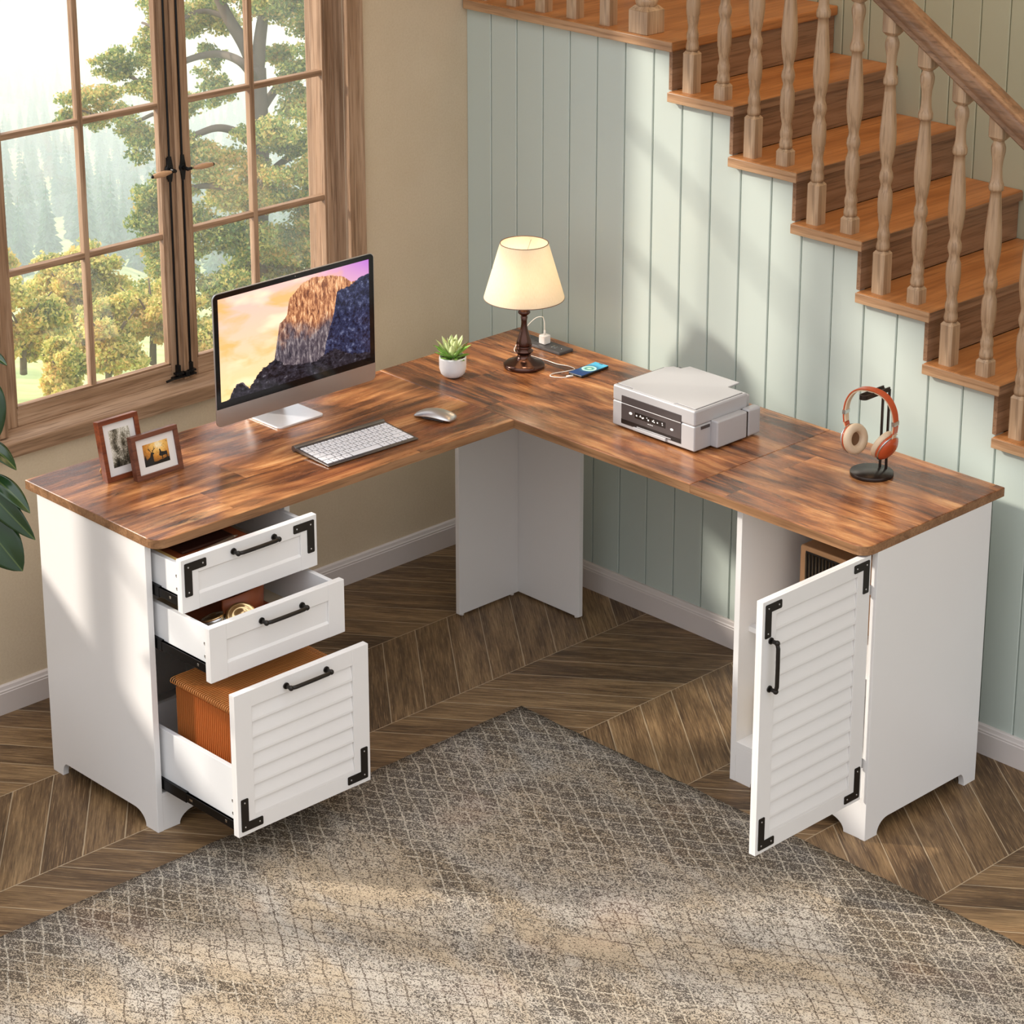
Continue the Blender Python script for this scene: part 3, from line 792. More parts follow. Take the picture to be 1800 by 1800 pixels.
DY0, DY1 = -1.7165, -1.3205
def drawer(x, z0, z1, sh, sz, slz, louv, rt, rb, brk, hz, dep):
    fm = front_mesh(x, DY0, DY1, z0, z1, .0485, rt, rb, louv, rec=.0075 if louv else .005)
    d = build('drawer', fm, M['white'], CL, .0009)
    # box
    m = MB(); bx1 = x - .0182; bx0 = bx1 - dep; ya, yb = DY0 + .0095, DY1 - .0095
    m.box(bx0, bx1, ya, ya + .012, sz, sh); m.box(bx0, bx1, yb - .012, yb, sz, sh)
    m.box(bx0, bx0 + .012, ya + .012, yb - .012, sz, sh - .004)
    m.box(bx1 - .012, bx1, ya + .012, yb - .012, sz, sh - .004)
    build('drawer_box', m, M['drawer_side'], d, .0006)
    m = MB(); m.box(bx0 + .012, bx1 - .012, ya + .012, yb - .012, sz + .006, sz + .010); build('drawer_bottom', m, M['drawer_inside'], d)
    # slides
    for y, s in ((ya, -1), (yb, 1)):
        m = MB(); y2 = y + s * .0078
        a, b = sorted((y, y2))
        m.box(bx0 + .02, bx1 - .0005, a, b, slz - .011, slz + .011)
        m.box(bx0 + .02, bx1 - .0005, a - (0.0006 if s < 0 else -.0006), b + (.0006 if s > 0 else -.0006), slz + .0085, slz + .011)
        xo = cx1 + (.09 if x > 1.03 else .02)
        a2, b2 = (y2 - .0006, y2 + .0045) if s < 0 else (y2 - .0045, y2 + .0006)
        m.box(cx0 + .05, xo, a - .001 if s < 0 else a, b if s < 0 else b + .001, slz - .0135, slz + .0135)
        build('drawer_slide', m, M['slide'], d, .0008)
        yy = y2 + s * .0004
        for dx, w_ in ((.03, .003), (.16, .0035), (.166, .0015), (.172, .0015)):
            if bx1 - dx > xo + .01 or dx < .1:
                m = MB(); m.box(bx1 - dx - w_, bx1 - dx + w_, min(yy, yy - s * .001), max(yy, yy - s * .001), slz - .003, slz + .003); build('slide_slot', m, M['steel'], d)
    for zz in (slz + .058 if sh - sz < .2 else slz + .065, slz + .026):
        m = MB(); m.lathe([(0, 0), (.0048, 0), (.0048, .002), (.0025, .0024), (.0018, .0012), (0, .0012)], 14, M_=Matrix.Translation((bx1 - .0095, ya, zz)) @ Matrix.Rotation(R(90), 4, 'X'))
        build('cam_bolt', m, M['steel'], d)
    m = handle_mesh((x, -1.568, hz), (x, -1.449, hz), (1, 0, 0)); build('handle', m, M['black'], d)
    for sy, sz_ in brk:
        Mx = Matrix.Translation((x, DY0 + .0085 if sy > 0 else DY1 - .0085, z1 - .0105 if sz_ < 0 else z0 + .0105))
        bracket(d, Mx, sy, sz_)
    return d
drawer(.892, .597, .7275, .7085, .606, .622, None, .040, .036, ((1, -1), (-1, -1)), .7075, .40)
drawer(.988, .457, .5915, .584, .475, .487, None, .040, .036, (), .566, .40)
D3 = drawer(1.070, .0985, .4545, .262, .125, .122, 7, .040, .038, ((1, 1), (-1, 1)), .4315, .40)

# right cabinet, its door swung open
CR = thing('door_cabinet', 'white cabinet under the right end of the worktop with its louvred door open', 'cabinet', (1.75, -.35, 0))
rx0, rx1, ry0, ry1 = 1.5395, 1.9602, -.5635, -.1335
def mir(p): return p
for (a, b) in ((rx0, rx0 + PT), (rx1 - PT, rx1)):
    m = MB(); m.prism(foot_outline(ry0, ry1, 0, .045, .045, .040, .018, zc), 0, a, b); build('side_panel', m, M['white'], CR, .0008)
m = MB(); m.box(rx0 + PT, rx1 - PT, ry1 - .010, ry1 - .003, .04, zc); build('back_panel', m, M['white'], CR)
m = MB(); m.box(rx0 + PT, rx1 - PT, ry0 + .001, ry1 - .011, .094, .107); build('bottom_panel', m, M['white'], CR, .0005)
m = MB(); m.box(rx0 + PT, rx1 - PT, ry0 + .035, ry1 - .011, .392, .405); build('shelf', m, M['white'], CR, .0005)
m = MB(); m.prism(foot_outline(rx0 + PT, rx1 - PT, 0, .048, .048, .045, .045, .0938, .031), 1, ry0 + .001, ry0 + .016); build('plinth', m, M['white'], CR, .0008)
m = MB(); m.box(rx0 + PT, rx1 - PT, ry0 + .02, ry0 + .036, zc - .016, zc); build('top_rail', m, M['white'], CR)
# door built facing +x at its hinge line
hx, hy = 1.9515, -.577; dz0, dz1, dwid = .1125, .7315, .372
fm = front_mesh(hx, hy - dwid, hy, dz0, dz1, .046, .040, .040, 14, rec=.0075)
DR = build('door', fm, M['white'], CR, .0009)
m = handle_mesh((hx, hy - dwid + .029, .517), (hx, hy - dwid + .029, .633), (1, 0, 0)); build('handle', m, M['black'], DR)
for sy in (1, -1):
    for sz_ in (1, -1):
        Mx = Matrix.Translation((hx, hy - dwid + .0085 if sy > 0 else hy - .006, dz1 - .009 if sz_ < 0 else dz0 + .009))
        bracket(DR, Mx, sy, sz_, .054, .080, .020)
for z in (.2, .64):
    m = MB(); m.box(hx - .018, hx - .006, hy - .03, hy + .012, z - .012, z + .012); build('hinge', m, M['steel'], DR)

# ------------------------------------------------------------------ rug
RX0, RY1 = .911, -.669
m = MB(); N_ = 60
rr = random.Random(3)
vs = []
out = []
def wv(i): return rr.uniform(-.002, .002)
RX1, RY0 = 4.6, -3.9
nx_, ny_ = 90, 80
top = []
for j in range(ny_ + 1):
    for i in range(nx_ + 1):
        x = RX0 + (RX1 - RX0) * i / nx_; y = RY0 + (RY1 - RY0) * j / ny_
        if i == 0: x += wv(0)
        if j == ny_: y += wv(0)
        ed = i in (0, nx_) or j in (0, ny_)
        top.append((x, y, .0045 if ed else .0085))
vs = top + [(p[0], p[1], .0006) for p in top]
m.smooth = True; n = len(top); fs = []
for j in range(ny_):
    for i in range(nx_):
        a = j * (nx_ + 1) + i; fs.append((a, a + 1, a + nx_ + 2, a + nx_ + 1)); fs.append((n + a, n + a + nx_ + 1, n + a + nx_ + 2, n + a + 1))
for i in range(nx_):
    fs.append((i, n + i, n + i + 1, i + 1)); a = ny_ * (nx_ + 1) + i; fs.append((a, a + 1, n + a + 1, n + a))
for j in range(ny_):
    a = j * (nx_ + 1); b = a + nx_ + 1; fs.append((a, b, n + b, n + a)); a += nx_; b += nx_; fs.append((a, n + a, n + b, b))
m.add(vs, fs)
tag(build('area_rug', m, M['rug'], centre=False), 'large beige and charcoal woven rug with worn diamond pattern on the floor', 'rug')

# ------------------------------------------------------------------ monitor
MX, MY = .452, -1.010
MT = thing('desktop_computer', 'slim silver all-in-one computer showing a mountain cliff at sunset', 'computer', (.41, MY, H))
MW, MZ0, MZ1 = .518, .8075, 1.1525
def rrect(y0, y1, z0, z1, r, k=6):
    pts = []
    for cy, cz, t0 in ((y1 - r, z1 - r, 0), (y0 + r, z1 - r, 90), (y0 + r, z0 + r, 180), (y1 - r, z0 + r, 270)):
        for i in range(k + 1):
            t = R(t0 + 90 * i / k); pts.append((cy + r * math.cos(t), cz + r * math.sin(t)))
    return pts
y0_, y1_ = MY - MW / 2, MY + MW / 2
m = MB(); base = rrect(y0_, y1_, MZ0, MZ1, .014); n = len(base)
rings = [(MX, 0), (MX - .004, -.0005), (MX - .006, .002), (MX - .014, .03), (MX - .03, .11), (MX - .036, .16)]
vs = []
cyc, czc = MY, (MZ0 + MZ1) / 2
for x, ins in rings:
    for (a, b) in base:
        k1 = 1 - max(ins, 0) / (MW / 2); k2 = 1 - max(ins, 0) / ((MZ1 - MZ0) / 2)
        vs.append((x, cyc + (a - cyc) * max(k1, .05), czc + (b - czc) * max(k2, .05)))
fs = [tuple(range(n))] + [tuple(reversed(range((len(rings) - 1) * n, len(rings) * n)))]
for q in range(len(rings) - 1):
    fs += [(q * n + i, q * n + (i + 1) % n, (q + 1) * n + (i + 1) % n, (q + 1) * n + i) for i in range(n)]
m.add(vs, fs, True); m.sm[-len(fs)] = False
body = build('display_housing', m, M['alu'], MT)
m = MB()
pts = [p for p in rrect(y0_ + .0015, y1_ - .0015, MZ0, MZ1 - .0015, .0125) if p[1] > .86]
pts = pts + [(y0_ + .0015, .8545), (y1_ - .0015, .8545)]
m.prism(pts, 0, MX - .001, MX + .0008); bz = build('display_bezel', m, M['bezel'], MT)
sw, sh_ = .4855, .2655; sy = MY - .0017; sz = 1.0055
m = MB(); m.box(MX + .0004, MX + .0014, sy - sw / 2, sy + sw / 2, sz - sh_ / 2, sz + sh_ / 2)
build('screen', m, screen_mat(sw, sh_), bz)
m = MB(); m.sphere((MX + .0008, MY, 1.1455), .0014, 8, (.3, 1, 1)); build('camera_dot', m, M['steel'], bz)
m = MB()   # foot and neck
fr = rrect(0, 0, 0, 0, 0, 1)
foot = []
for cx, cy, t0 in ((.4705 - .012, MY + .070 - .012, 0), (.300 + .012, MY + .070 - .012, 90), (.300 + .012, MY - .078 + .012, 180), (.4705 - .012, MY - .078 + .012, 270)):
    for i in range(7):
        t = R(t0 + 15 * i); foot.append((cx + .012 * math.cos(t), cy + .012 * math.sin(t)))
m.prism(foot, 2, H, H + .0055)
build('stand_foot', m, M['alu_base'], MT, .0012)
m = MB()
pr = [(.302, H + .004), (.312, H + .004), (.352, .87), (.430, .95), (.427, .965), (.342, .885)]
m.prism(pr, 1, MY - .062, MY + .058); build('stand_neck', m, M['alu_base'], MT, .002)

# ------------------------------------------------------------------ keyboard (local: x towards the user, y to the right)
KB = thing('keyboard', 'slim silver wireless keyboard with white keys in front of the computer', 'keyboard', (.604, -1.158, H), R(-2.2))
KW, KD = .283, .148
def kz(x): return .0125 - .0085 * (x / KD)
m = MB()
m.prism([(0, .005), (0, .0125), (.004, .0128), (KD, .0048), (KD, .0018), (.03, .0035)], 1, 0, KW)
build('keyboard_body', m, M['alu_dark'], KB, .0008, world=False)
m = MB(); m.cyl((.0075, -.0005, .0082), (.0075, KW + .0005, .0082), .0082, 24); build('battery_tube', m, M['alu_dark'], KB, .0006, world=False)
rows = [
 [(1.0, 13)],
 [(1, 13), (1.5, 1)], [(1.5, 1), (1, 13)], [(1.75, 1), (1, 11), (1.75, 1)], [(2.25, 1), (1, 10), (2.25, 1)],
 [(1, 3), (1.25, 1), (5, 1), (1.25, 1), (1, 1), (1, 3)]]
rx = [.024, .0355, .0555, .0755, .0955, .1155, .1375]
kp = {}
tilt = math.atan(.0085 / KD)
for r, row in enumerate(rows):
    tot = sum(a * b for a, b in row); un = (KW - .010) / tot; y = .005
    xa, xb = rx[r], rx[r + 1]
    xa += .0012; xb -= .0012
    for a, b in row:
        for q in range(b):
            wy = un * a - .0024; wx = xb - xa
            key = (round(wy, 4), round(wx, 4))
            if key not in kp:
                mm = MB(); e = .0009
                mm.add([(-wx / 2, -wy / 2, 0), (wx / 2, -wy / 2, 0), (wx / 2, wy / 2, 0), (-wx / 2, wy / 2, 0), (-wx / 2 + e, -wy / 2 + e, .0022), (wx / 2 - e, -wy / 2 + e, .0022), (wx / 2 - e, wy / 2 - e, .0022), (-wx / 2 + e, wy / 2 - e, .0022)],
                       [(0, 3, 2, 1), (4, 5, 6, 7), (0, 1, 5, 4), (1, 2, 6, 5), (2, 3, 7, 6), (3, 0, 4, 7)], False)
                mm.cur = 1
                if a < 4: mm.box(-.0018, .0018, -.0016, .0016, .0021, .00225)
                kp[key] = build('key', mm, [M['key'], M['legend']], KB, .0005, world=False, centre=False); ko = kp[key]
            else:
                ko = kp[key].copy(); COL.objects.link(ko); ko.parent = KB
            xm = (xa + xb) / 2
            ko.location = (xm, y + un * a / 2, kz(xm) - .0002); ko.rotation_euler = (0, tilt, 0)
            y += un * a

# ------------------------------------------------------------------ mouse
MO = Vector((.679, -.748, H))
m = MB(); nu, nv = 20, 24
L_, W_, Hh = .115, .061, .0245
vs = []
for i in range(nu + 1):
    s_ = -1 + 2 * i / nu
    x = s_ * L_ / 2 if True else 0
    hw = W_ / 2 * (max(0, 1 - abs(s_) ** 3.6)) ** (1 / 3.0)
    arch_ = .0045 + (Hh - .0045) * (1 - (s_ * .92 - .08) ** 2) ** .9 if abs(s_ * .92 - .08) < 1 else .0045
    for j in range(nv):
        a = 2 * math.pi * j / nv
        cy, sz2 = math.cos(a), math.sin(a)
        yy = hw * (abs(cy) ** .75) * (1 if cy > 0 else -1)
        under_ = max(0, .007 * (1 - s_ * s_))
        zt_ = arch_ * (1 - .30 * (abs(yy) / (W_ / 2)) ** 2.2)
        zb = under_
        zz = zb + (zt_ - zb) * (.5 + .5 * sz2) if abs(s_) < .999 else (zt_ + zb) / 2
        vs.append((x, yy, zz + .0006))
fs = [(i * nv + j, i * nv + (j + 1) % nv, (i + 1) * nv + (j + 1) % nv, (i + 1) * nv + j) for i in range(nu) for j in range(nv)]
m.add(vs, fs, True)
MS = thing('computer_mouse', 'curved silver wireless mouse right of the keyboard', 'mouse', MO, R(18))
build('mouse_shell', m, M['alu'], MS, world=False, weld=True)
m = MB()
for i in range(nu):
    pass
m.box(-.030, .034, -.019, .019, .0, .006); build('mouse_base', m, M['graphite'], MS, .004, world=False)

# ------------------------------------------------------------------ picture frames (leaning back)
def frame(name, label, loc, rz, w, h, bw, dep, mat, opening, pic, lean, easel=True):
    t = thing(name, label, 'picture frame', loc, rz)
    # local: y across, z up, x towards the viewer; rotated back around y
    A = Matrix.Rotation(R(-lean), 4, 'Y')
    m = MB(); e = bw
    m.box(-dep, 0, 0, e, 0, h, A); m.box(-dep, 0, w - e, w, 0, h, A); m.box(-dep, 0, e, w - e, 0, e, A); m.box(-dep, 0, e, w - e, h - e, h, A)
    build('frame_moulding', m, mat, t, .0006, world=False)
    m = MB(); m.box(-dep + .001, -.006, e - .001, w - e + .001, e - .001, h - e + .001, A); bk = build('mount_board', m, M['mat'], t, world=False)
    oy0, oy1, oz0, oz1 = opening
    m = MB(); m.box(-.0062, -.0056, oy0, oy1, oz0, oz1, None)
    p = build('picture', m, pic(oy1 - oy0, oz1 - oz0), t, world=False)
    p.rotation_euler = (0, R(-lean), 0)
    c = A @ Vector((-.0059, (oy0 + oy1) / 2, (oz0 + oz1) / 2)); p.location = c
    if easel:
        m = MB(); hh = h * .62; b = A @ Vector((-dep - .001, 0, hh)); f = Vector((b.x - h * .26, 0, 0))
        m.add([(b.x, w * .35, b.z), (b.x, w * .65, b.z), (f.x, w * .72, 0), (f.x, w * .28, 0), (b.x - .002, w * .35, b.z), (b.x - .002, w * .65, b.z), (f.x - .002, w * .72, .0), (f.x - .002, w * .28, .0)],
              [(0, 1, 2, 3), (7, 6, 5, 4), (0, 4, 5, 1), (1, 5, 6, 2), (2, 6, 7, 3), (3, 7, 4, 0)], False)
        build('easel_back', m, M['kraft'], t, world=False)
    return t
def pic_bw(w, h):
    t = NT('monochrome_garden_print'); o = t.sep(t.coord('Object')); v = t.comb(t.math('DIVIDE', o[1], w), t.math('DIVIDE', o[2], h), 0.)
    a = t.noise(t.scale(v, (16, 12, 1)), 1, 5, .8, 1.5); b = t.noise(t.scale(v, (2.2, 1.4, 1), (2.2, 7.1, 0)), 1, 2, .5, .6)
    q = t.math('ADD', t.math('MULTIPLY', a, .6), t.math('MULTIPLY', b, .5))
    q = t.math('ADD', q, t.math('MULTIPLY', t.math('SUBTRACT', t.math('DIVIDE', o[2], h), t.math('DIVIDE', o[1], w)), .12))
    c = t.ramp(q, [(.44, rgb(28, 24, 18)), (.52, rgb(92, 84, 66)), (.58, rgb(188, 180, 160)), (.66, rgb(236, 230, 218))])
    t.bsdf(c, .35); return t.m
def pic_deer(w, h):
    t = NT('golden_evening_print'); o = t.sep(t.coord('Object')); u = t.math('DIVIDE', o[1], w); vv = t.math('DIVIDE', o[2], h)
    v = t.comb(u, vv, 0.)
    a = t.noise(t.scale(v, (7, 5, 1), (1, 3, 0)), 1, 4, .7, 1.2)
    gl = t.math('SQRT', t.math('ADD', t.math('POWER', t.math('SUBTRACT', u, .12), 2.), t.math('POWER', t.math('SUBTRACT', vv, .36), 2.)))
    c = t.ramp(t.math('ADD', gl, t.math('MULTIPLY', t.math('SUBTRACT', a, .5), .5)), [(.02, rgb(255, 244, 205)), (.2, rgb(246, 200, 110)), (.5, rgb(206, 136, 50)), (.8, rgb(96, 52, 18))])
    c = t.mix(t.rng(t.noise(t.scale(v, (5, 9, 1), (3, 2, 0), (0, 0, .4)), 1, 4, .6, 2.), .6, .64, 0, .8), c, rgb(40, 20, 10))
    gr = t.math('ADD', -.30, t.math('MULTIPLY', t.noise(t.scale(v, (6, 1, 1)), 1, 3), -.12))
    c = t.mix(t.math('LESS_THAN', vv, t.math('ADD', gr, t.math('MULTIPLY', u, .12))), c, rgb(16, 8, 6))
    t.bsdf(c, .3); return t.m
F1 = frame('photo_frame', 'upright red-brown photo frame with a black and white garden picture', (.4645, -1.6085, H), R(0), .1155, .150, .0115, .020, M['walnut_red'], (.028, .088, .030, .122), pic_bw, 12)
F2 = frame('photo_frame', 'landscape walnut photo frame with a golden deer silhouette picture', (.5085, -1.5525, H), R(0), .1365, .1095, .0115, .018, M['walnut'], (.032, .105, .028, .082), pic_deer, 12, False)
# deer silhouettes as thin print layer shapes inside the landscape picture
m = MB(); A = Matrix.Rotation(R(-12), 4, 'Y')
def shp(pts, ox, oz, k): m.prism([(ox + a * k, oz + b * k) for a, b in pts], 0, -.0056, -.00545, A)
stag = [(0, 0), (0, 10), (3, 18), (9, 22), (14, 24), (17, 30), (19, 36), (23, 38), (27, 36), (31, 33), (30, 31), (26, 30), (26, 22), (26, 12), (27, 0)]
shp(stag, .037, .0285, .00083)
for pts in ([(20, 37), (18, 44), (10, 50), (9, 49), (16, 43), (19, 37)], [(14, 46), (11, 54), (12, 54), (16, 46)], [(23, 38), (28, 44), (36, 48), (37, 47), (29, 42), (25, 37)], [(30, 44), (32, 53), (33, 53), (32, 44)]): shp(pts, .037, .0285, .00083)
doe = [(0, 16), (2, 22), (4, 30), (2, 33), (5, 36), (8, 33), (10, 26), (20, 24), (30, 24), (31, 18), (30, 0), (28, 0), (27, 12), (20, 13), (13, 12), (12, 0), (10, 0), (9, 12), (4, 13)]
shp(doe, .0755, .035, .00078)
shp([(0, 0), (0, 20), (3, 26), (7, 30), (6, 24), (9, 12), (10, 0)], .0322, .032, .0008)
build('deer_silhouette', m, M['dark'], F2, world=False)

# ------------------------------------------------------------------ potted succulent
PL = thing('potted_succulent', 'small light green succulent in a round white pot behind the computer', 'potted plant', (.478, -.502, H))
m = MB(); m.lathe([(0.0, .0), (.016, 0), (.024, .003), (.032, .011), (.036, .024), (.0365, .052), (.0355, .0575), (.0335, .0575), (.0330, .052), (.0325, .049), (0, .049)], 36)
build('pot', m, M['ceramic'], PL, world=False, centre=False)
m = MB(); m.lathe([(0, .0500), (.033, .0495)], 24); rr = random.Random(2)
for i in range(70):
    a = rr.uniform(0, 6.28); r = .032 * math.sqrt(rr.random()); m.sphere((r * math.cos(a), r * math.sin(a), .0505), rr.uniform(.0015, .0032), 6)
build('pebbles', m, M['soil'], PL, world=False)
def leaf_blade(m, base, az, el, L, w, th=.0022, curl=.25, tip=.15, wp=.45):
    d = Vector((math.cos(az), math.sin(az), 0)); s = Vector((-math.sin(az), math.cos(az), 0)); n = 7
    p = Vector(base); e = el; vs = []; 
    for i in range(n + 1):
        t = i / n
        ww = w * (math.sin(math.pi * min(1, t / (2 * wp))) if t < wp else math.cos((t - wp) / (1 - wp) * math.pi / 2) ** .9) / 2
        ww = max(ww, w * .18 * (1 - t)) + .0001
        dirv = d * math.cos(e) + Vector((0, 0, 1)) * math.sin(e); nn = -d * math.sin(e) + Vector((0, 0, 1)) * math.cos(e)
        vs += [p - s * ww + nn * ww * .25, p + nn * (-.0004), p + s * ww + nn * ww * .25, p - nn * th * (1 - t * .8)]
        p = p + dirv * (L / n); e += curl / n
    fs = []
    for i in range(n):
        a = i * 4; b = a + 4
        for k in range(4): fs.append((a + k, a + (k + 1) % 4, b + (k + 1) % 4, b + k))
    m.add(vs, fs, True)
rr = random.Random(5)
for i in range(34):
    m = MB(); k = i / 34
    az = i * 2.39996; el = R(4 + 78 * k ** .9) if i < 30 else R(85)
    L = .041 + .018 * math.sin(k * 2.6) + rr.uniform(-.004, .004); w_ = .0195 - .003 * k
    leaf_blade(m, (.006 * math.cos(az), .006 * math.sin(az), .050 + .012 * k), az, el, L, w_, .0028, rr.uniform(-.2, .35))
    build('leaf', m, M['succulent'] if k < .5 else M['succulent_pale'], PL, world=False)

# ------------------------------------------------------------------ table lamp
LM = thing('table_lamp', 'bronze turned table lamp with a lit cream cone shade in the desk corner', 'table lamp', (.5535, -.3105, H))
m = MB()
m.lathe([(0, 0), (.0545, 0), (.0555, .003), (.0555, .009), (.053, .012), (.045, .016), (.030, .021), (.020, .028), (.0165, .036), (.020, .040), (.0245, .0445), (.0245, .047), (.0185, .052), (.0215, .057), (.0195, .062)], 40)
build('lamp_base', m, M['brass'], LM, world=False, centre=False)
m = MB()
prof = [(.0205, .060), (.0215, .066), (.0195, .076), (.015, .088), (.0105, .104), (.008, .120), (.0078, .130), (.0095, .142), (.0075, .1435), (.0085, .146), (.0165, .153), (.0168, .156), (.012, .163), (.0075, .172), (.0065, .180), (.0085, .186), (.0085, .190), (.006, .194), (.006, .215)]
m.lathe(prof, 40)
build('lamp_stem', m, M['brass'], LM, world=False, centre=False)
m = MB(); m.lathe([(.1085, .196), (.0645, .348)], 64, cap=False); m.lathe([(.1070, .1965), (.0635, .3475)], 64, cap=False)
build('lamp_shade', m, M['shade'], LM, world=False, centre=False)
m = MB()
def ringt(r, z, t): m.tube([(r * math.cos(2 * math.pi * k / 64), r * math.sin(2 * math.pi * k / 64), z) for k in range(64)], t, 6, True)
for r_q, z_q in ((.1079, .196), (.0641, .348)):
    m = MB(); ringt(r_q, z_q, .0011); build('shade_trim', m, M['shade_trim'], LM, world=False, centre=False)
m = MB()
for k in range(3):
    a = 2 * math.pi * k / 3; m.cyl((0, 0, .300), (.0665 * math.cos(a), .0665 * math.sin(a), .338), .0008, 6)
m.cyl((0, 0, .205), (0, 0, .300), .0008, 6)
build('shade_carrier', m, M['steel'], LM, world=False, centre=False)
t = NT('lamp_bulb'); e = t.n('ShaderNodeEmission'); e.inputs[0].default_value = (1, .83, .58, 1); e.inputs[1].default_value = 26
t.link(e.outputs[0], t.out.inputs[0])
m = MB(); m.lathe([(.008, .213), (.011, .222), (.019, .242), (.021, .254), (.0165, .268), (.008, .275), (0, .277)], 24); build('bulb', m, t.m, LM, world=False, centre=False)

# ------------------------------------------------------------------ power strip, charger, cable, phone
PS = thing('power_strip', 'flat dark grey power outlet strip set in the desk corner', 'power strip', (.4755, -.1545, H))
m = MB(); m.box(-.084, .084, -.0265, .0265, 0, .009); build('strip_body', m, M['graphite'], PS, .002, world=False)
m = MB()
for x0 in (-.062, -.03, .0):
    m.box(x0 - .006, x0 - .004, -.006, .003, .0088, .0093); m.box(x0 + .004, x0 + .006, -.006, .003, .0088, .0093); m.cyl((x0, .008, .0088), (x0, .008, .0093), .0022, 8)
build('socket_slots', m, M['dark'], PS, world=False)
m = MB()
for x0 in (.034, .046):
    m = MB(); m.box(x0 - .0022, x0 + .0022, -.008, .004, .0088, .0096); build('usb_port', m, M['steel'], PS, world=False)
m = MB(); m.sphere((.064, .0, .009), .0012, 8); build('indicator', m, M['led'], PS, world=False)
tag(build('charger_plug', MB().box(.462, .486, -.166, -.142, H + .0092, H + .0345), M['plug'], None, .003, seg=3), 'white cube charger plugged into the power strip', 'charger')
m = MB()
def cr(P, n=8):
    P = [Vector(p) for p in P]; P = [P[0] * 2 - P[1]] + P + [P[-1] * 2 - P[-2]]; out = []
    for i in range(1, len(P) - 2):
        for k in range(n):
            t = k / n; a, b, c, d = P[i - 1:i + 3]
            out.append(.5 * ((2 * b) + (c - a) * t + (2 * a - 5 * b + 4 * c - d) * t * t + (3 * b - a - 3 * c + d) * t ** 3))
    return out + [P[-2]]
z_ = H + .0022
cp = [(.474, -.154, H + .034), (.474, -.154, H + .046), (.473, -.155, H + .074), (.468, -.160, H + .086), (.455, -.176, H + .080), (.44, -.200, H + .050), (.437, -.226, H + .014), (.452, -.246, z_), (.50, -.240, z_), (.56, -.236, z_), (.605, -.236, z_), (.640, -.226, z_), (.668, -.232, z_), (.664, -.258, z_), (.652, -.300, z_), (.664, -.318, z_), (.690, -.304, z_), (.703, -.284, H + .004)]
m.tube(cr(cp), .0013, 8)
m.cyl((.474, -.154, H + .034), (.474, -.154, H + .047), .0032, 12, .0026)
m.cyl((.6965, -.292, H + .0035), (.7045, -.2755, H + .0042), .0030, 12)
tag(build('charging_cable', m, M['cable'], None), 'thin white charging cable running from plug to phone behind the lamp', 'cable')
PH = thing('smartphone', 'smartphone with blue and teal circle screen charging on the desk', 'phone', (.7015, -.213, H), R(4))
m = MB(); m.box(-.024, .024, -.056, .056, 0, .0075); build('phone_body', m, M['dark'], PH, .003, world=False, seg=4)
t = NT('phone_wallpaper'); o = t.sep(t.coord('Object'))
r_ = t.math('SQRT', t.math('ADD', t.math('POWER', o[0], 2.), t.math('POWER', t.math('SUBTRACT', o[1], .002), 2.)))
rr_ = t.math('ADD', r_, t.math('MULTIPLY', t.math('SUBTRACT', t.noise(t.coord(), 60, 2), .5), .004))
c = t.ramp(t.math('DIVIDE', rr_, .05), [(.05, rgb(220, 240, 200)), (.16, rgb(120, 190, 160)), (.2, rgb(60, 120, 120)), (.3, rgb(170, 226, 200)), (.38, rgb(225, 245, 225)), (.43, rgb(40, 110, 130)), (.6, rgb(20, 60, 110))])
c = t.mix(t.rng(o[1], -.005, .04), c, t.mix(t.rng(r_, .018, .03), c, rgb(90, 190, 215)))
p_ = t.bsdf(rgb(5, 5, 8), .12); t.link(c, p_.inputs['Emission Color']); p_.inputs['Emission Strength'].default_value = .9
m = MB(); m.box(-.0225, .0225, -.0545, .0545, .0070, .00765); build('phone_screen', m, t.m, PH, world=False)
m = MB(); m.box(-.006, .006, .049, .0525, .0073, .0078); build('phone_notch', m, M['dark'], PH, world=False)

# ------------------------------------------------------------------ printer
PR = thing('printer', 'light grey inkjet printer with a dark front control panel on the right of the worktop', 'printer', (1.165, -.35, H))
px0, px1, py0, py1 = 1.0255, 1.3045, -.458, -.263
zp = H + .004
m = MB(); m.box(px0, px1, py0, py1, zp, H + .0700); m.box(px0 + .02, px1 - .03, py1 - .002, py1 + .038, zp + .004, H + .066)
build('printer_body', m, M['printer'], PR, .004, seg=4)
m = MB(); m.box(px0, px1, py0, py1, H + .0700, H + .1105)
build('printer_lid', m, M['printer'], PR, .005, seg=4)
m = MB(); m.box(px0 + .004, px1 - .007, py0 + .0105, py1 - .0105, H + .1095, H + .1108); build('lid_seam', m, M['printer_dark'], PR)
m = MB()   # glass lid plate with its rear tongue
m.prism([(px0 + .006, py0 + .012), (px0 + .06, py0 + .012), (px0 + .066, py0 + .004), (px0 + .205, py0 + .004), (px0 + .211, py0 + .012), (px1 - .009, py0 + .012), (px1 - .009, py1 - .012), (px1 - .06, py1 - .006), (px1 - .062, py1 + .040), (px0 + .048, py1 + .040), (px0 + .042, py1 + .012), (px0 + .018, py1 + .010), (px0 + .008, py1 - .01)], 2, H + .108, H + .1122)
build('scanner_cover', m, M['printer'], PR, .0018, seg=3)
m = MB(); m.box(px1 - .062, px1 - .010, py1 - .004, py1 + .020, H + .03, H + .100); build('rear_hinge', m, M['printer'], PR, .004)
m = MB(); m.box(px0 + .030, px0 + .048, py1 + .004, py1 + .022, H + .104, H + .1115); build('rear_slot', m, M['printer_dark'], PR, .003)
m = MB()   # ink tank on the right side
m.box(px1 - .002, px1 + .0225, -.399, -.288, zp + .0005, H + .074); build('ink_tank_cover', m, M['printer'], PR, .004, seg=3)
m = MB(); m.box(px1 - .002, px1 + .0235, -.2855, -.238, zp + .0005, H + .076); build('ink_tank_rear', m, M['printer'], PR, .006, seg=4)
